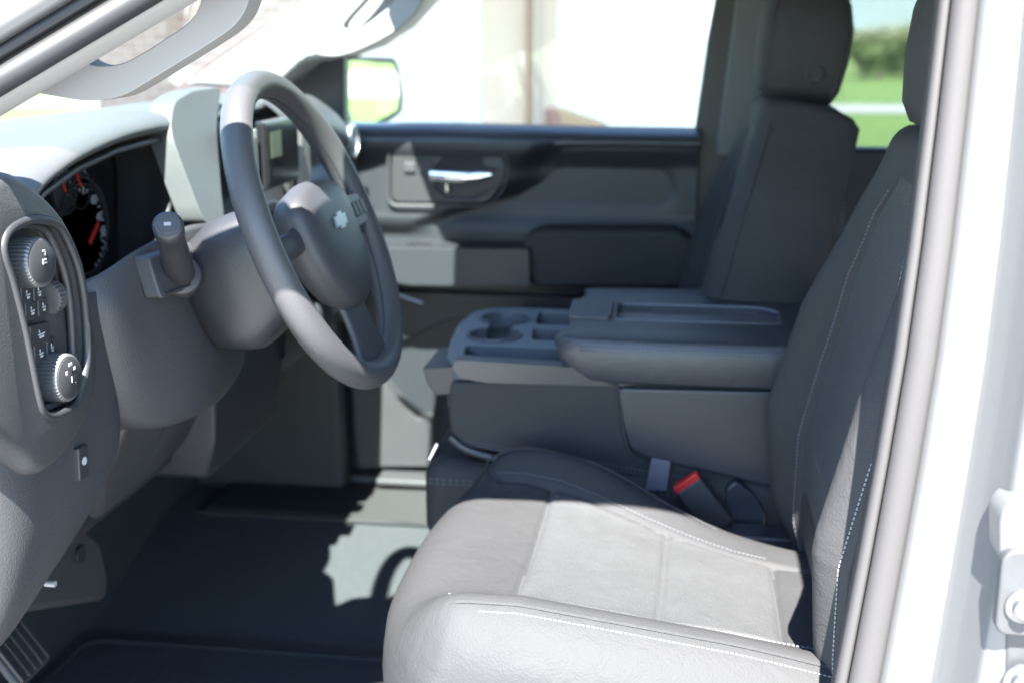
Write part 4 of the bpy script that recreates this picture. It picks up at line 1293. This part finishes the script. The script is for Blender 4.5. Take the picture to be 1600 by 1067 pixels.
# forward pull handle
o = A([(660, 574), (708, 572), (756, 598), (756, 670), (712, 672), (704, 616), (682, 618), (668, 600)], Y=y0 + .015)
mk('fold_handle', *prism(rpoly(o, .004), (0, .12, 0)), M['shroud'], cc, bevel=.005, bseg=4)
# padded lid: rounded box with an inlay
LZ = 1.188
lo = [(-.150, .672), (-.168, .74), (-.170, .90), (-.160, 1.00), (-.135, 1.045), (.20, 1.06), (.26, 1.03), (.27, .87), (.26, .70), (.22, .670)]
rings = []
for (z, s) in [(1.122, .965), (1.126, .985), (1.140, 1.0), (1.165, 1.0), (1.178, .990), (1.185, .972), (1.188, .94), (1.1885, .6)]:
    cxl, cyl_ = .05, .865
    rings.append(crom([Vector((cxl + (x - cxl) * s + .028 * (1.188 - min(z, 1.188)) / .066 * min(max(-x / .15, 0), 1), cyl_ + (y - cyl_) * (s if s < .9 else 1 - (1 - s) * 1.2), z)) for x, y in lo], 6))
ld_ = mk('padded_lid', *loft(rings), mat('lid_leather', (.030, .034, .041), .38, spec=.5, bump=.5, wr=.15, bscale=420, var=.1, vscale=9, kind='voronoi', bdist=.0005), cc, angle=60)
inl = rpoly([Vector((x, y, LZ + .02)) for x, y in [(-.095, .795), (-.098, .91), (.125, .91), (.155, .88), (.15, .795)]], .012)
cut(ld_, [prism(inl, (0, 0, -.045))], bevel=.004)
mk('lid_inlay', *prism(rpoly([Vector((x, y, LZ - .010)) for x, y in [(-.10, .79), (-.10, .915), (.16, .915), (.16, .79)]], .01), (0, 0, -.008)), mat('lid_tray', (.085, .085, .09), .45), ld_, smooth=False)
mk('inlay_trim', *tube([p + Vector((0, 0, -.0205)) for p in inl], .003, 8, closed=True), M['satin'], ld_)
lp = rpoly([Vector((x, y, LZ - .004)) for x, y in [(-.166, .79), (-.170, .91), (-.102, .91), (-.100, .79)]], .008)
mk('lid_latch', *prism(lp, (0, 0, .010)), M['dashsheen'], ld_, bevel=.003)
prt = []
P = crom([(-.155, .71, 1.172), (-.140, .674, 1.1705), (-.11, .6685, 1.170), (0, .6665, 1.170), (.12, .6665, 1.170), (.21, .668, 1.170)], 18, False)
for off in (0, .0055):
    for i in range(len(P) - 1):
        prt.append(tube([P[i] + Vector((0, 0, off)), P[i].lerp(P[i + 1], .6) + Vector((0, 0, off))], .0010, 5))
mk('stitching', *join(*prt), M['thread'], ld_)
# middle seat cushion under the console
V, F = box((-.06, .86, .925), (.62, .38, .13))
cs = mk('middle_cushion', V, F, M['leather'], cc, bevel=.03, bseg=6)
prt = []
for z in (.966, .960):
    P = [Vector((-.372, .70 + .01 * i, z)) for i in range(33)] + [Vector((-.36 + .01 * i, .669, z)) for i in range(40)]
    prt += [tube([P[i], P[i].lerp(P[i + 1], .6)], .0009, 5) for i in range(len(P) - 1) if (P[i + 1] - P[i]).length < .02]
mk('stitching', *join(*prt), M['thread'], cs)
mk('seat_bezel', *tube(crom(A([(703, 682), (725, 700), (760, 712), (800, 722)], Y=y0 - .004), 4, False), .006, 8), M['silverpl'] if False else M['shroud'], cc)
mk('latch', *tube(A([(672, 716), (684, 692)], Y=.72), .005, 10), M['chrome'], cc)
mk('console_base', *box((-.06, .86, .79), (.55, .34, .16)), M['plastic_dk'], cc, bevel=.01)

# ------------------------------------------------------------------ belt hardware
bk = thing('belt_buckle', 'grey seat belt buckle with bright red release button, by the driver seat', 'buckle', tuple(at(1110, 820, Y=.64)))
bd = (at(1120, 810, Y=.645) - at(1070, 745, Y=.645)).normalized()
by = Vector((0, 1, 0)); bn = bd.cross(by)
def bpt(a, b, c_, p0=at(1072, 752, Y=.640)): return p0 + bd * a + bn * b + by * c_
def bbox(a0, a1, b0, b1, c0, c1):
    V = [bpt(a, b, c_) for c_ in (c0, c1) for b in (b0, b1) for a in (a0, a1)]
    return V, [[0, 1, 3, 2], [4, 6, 7, 5], [0, 4, 5, 1], [2, 3, 7, 6], [0, 2, 6, 4], [1, 5, 7, 3]]
mk('buckle_body', *bbox(.004, .085, -.021, .021, -.008, .010), M['plastic'], bk, bevel=.004)
mk('release_button', *bbox(-.004, .006, -.020, .020, -.007, .009), M['red'], bk, bevel=.002)
mk('buckle_stem', *bbox(.08, .15, -.014, .014, -.005, .007), M['plastic_dk'], bk, bevel=.004)
b2_ = thing('belt_buckle', 'dark buckle stalk half hidden against the driver backrest', 'buckle', tuple(at(1160, 830, Y=.655)))
o = A([(1132, 765), (1150, 750), (1178, 772), (1196, 800), (1196, 828), (1140, 836)], Y=.66)
mk('buckle_body', *prism(rpoly(o, .006), (0, .02, 0)), M['consolepl'], b2_, bevel=.004)
mk('buckle_stem', *tube([at(1160, 830, Y=.67), at(1150, 880, Y=.67)], .012, 10), M['plastic_dk'], b2_)
st_ = A([(1018, 715), (1048, 720), (1042, 766), (1008, 766)], Y=y0 - .022)
tag(mk('belt_strap', *prism(rpoly(st_, .002), (0, .003, 0)), M['webbing'], bevel=.0008, origin=tuple(st_[3])), 'short grey webbing strap hanging over the console side', 'belt strap')
# seat anchor cover at the back corner of the cushion
tag(mk('belt_anchor_cover', *box(at(1190, 838, Y=.63), (.10, .05, .02)), M['consolepl'], bevel=.006, origin=tuple(at(1190, 838, Y=.63))), 'small dark plastic cover where the driver cushion meets the backrest', 'cover')
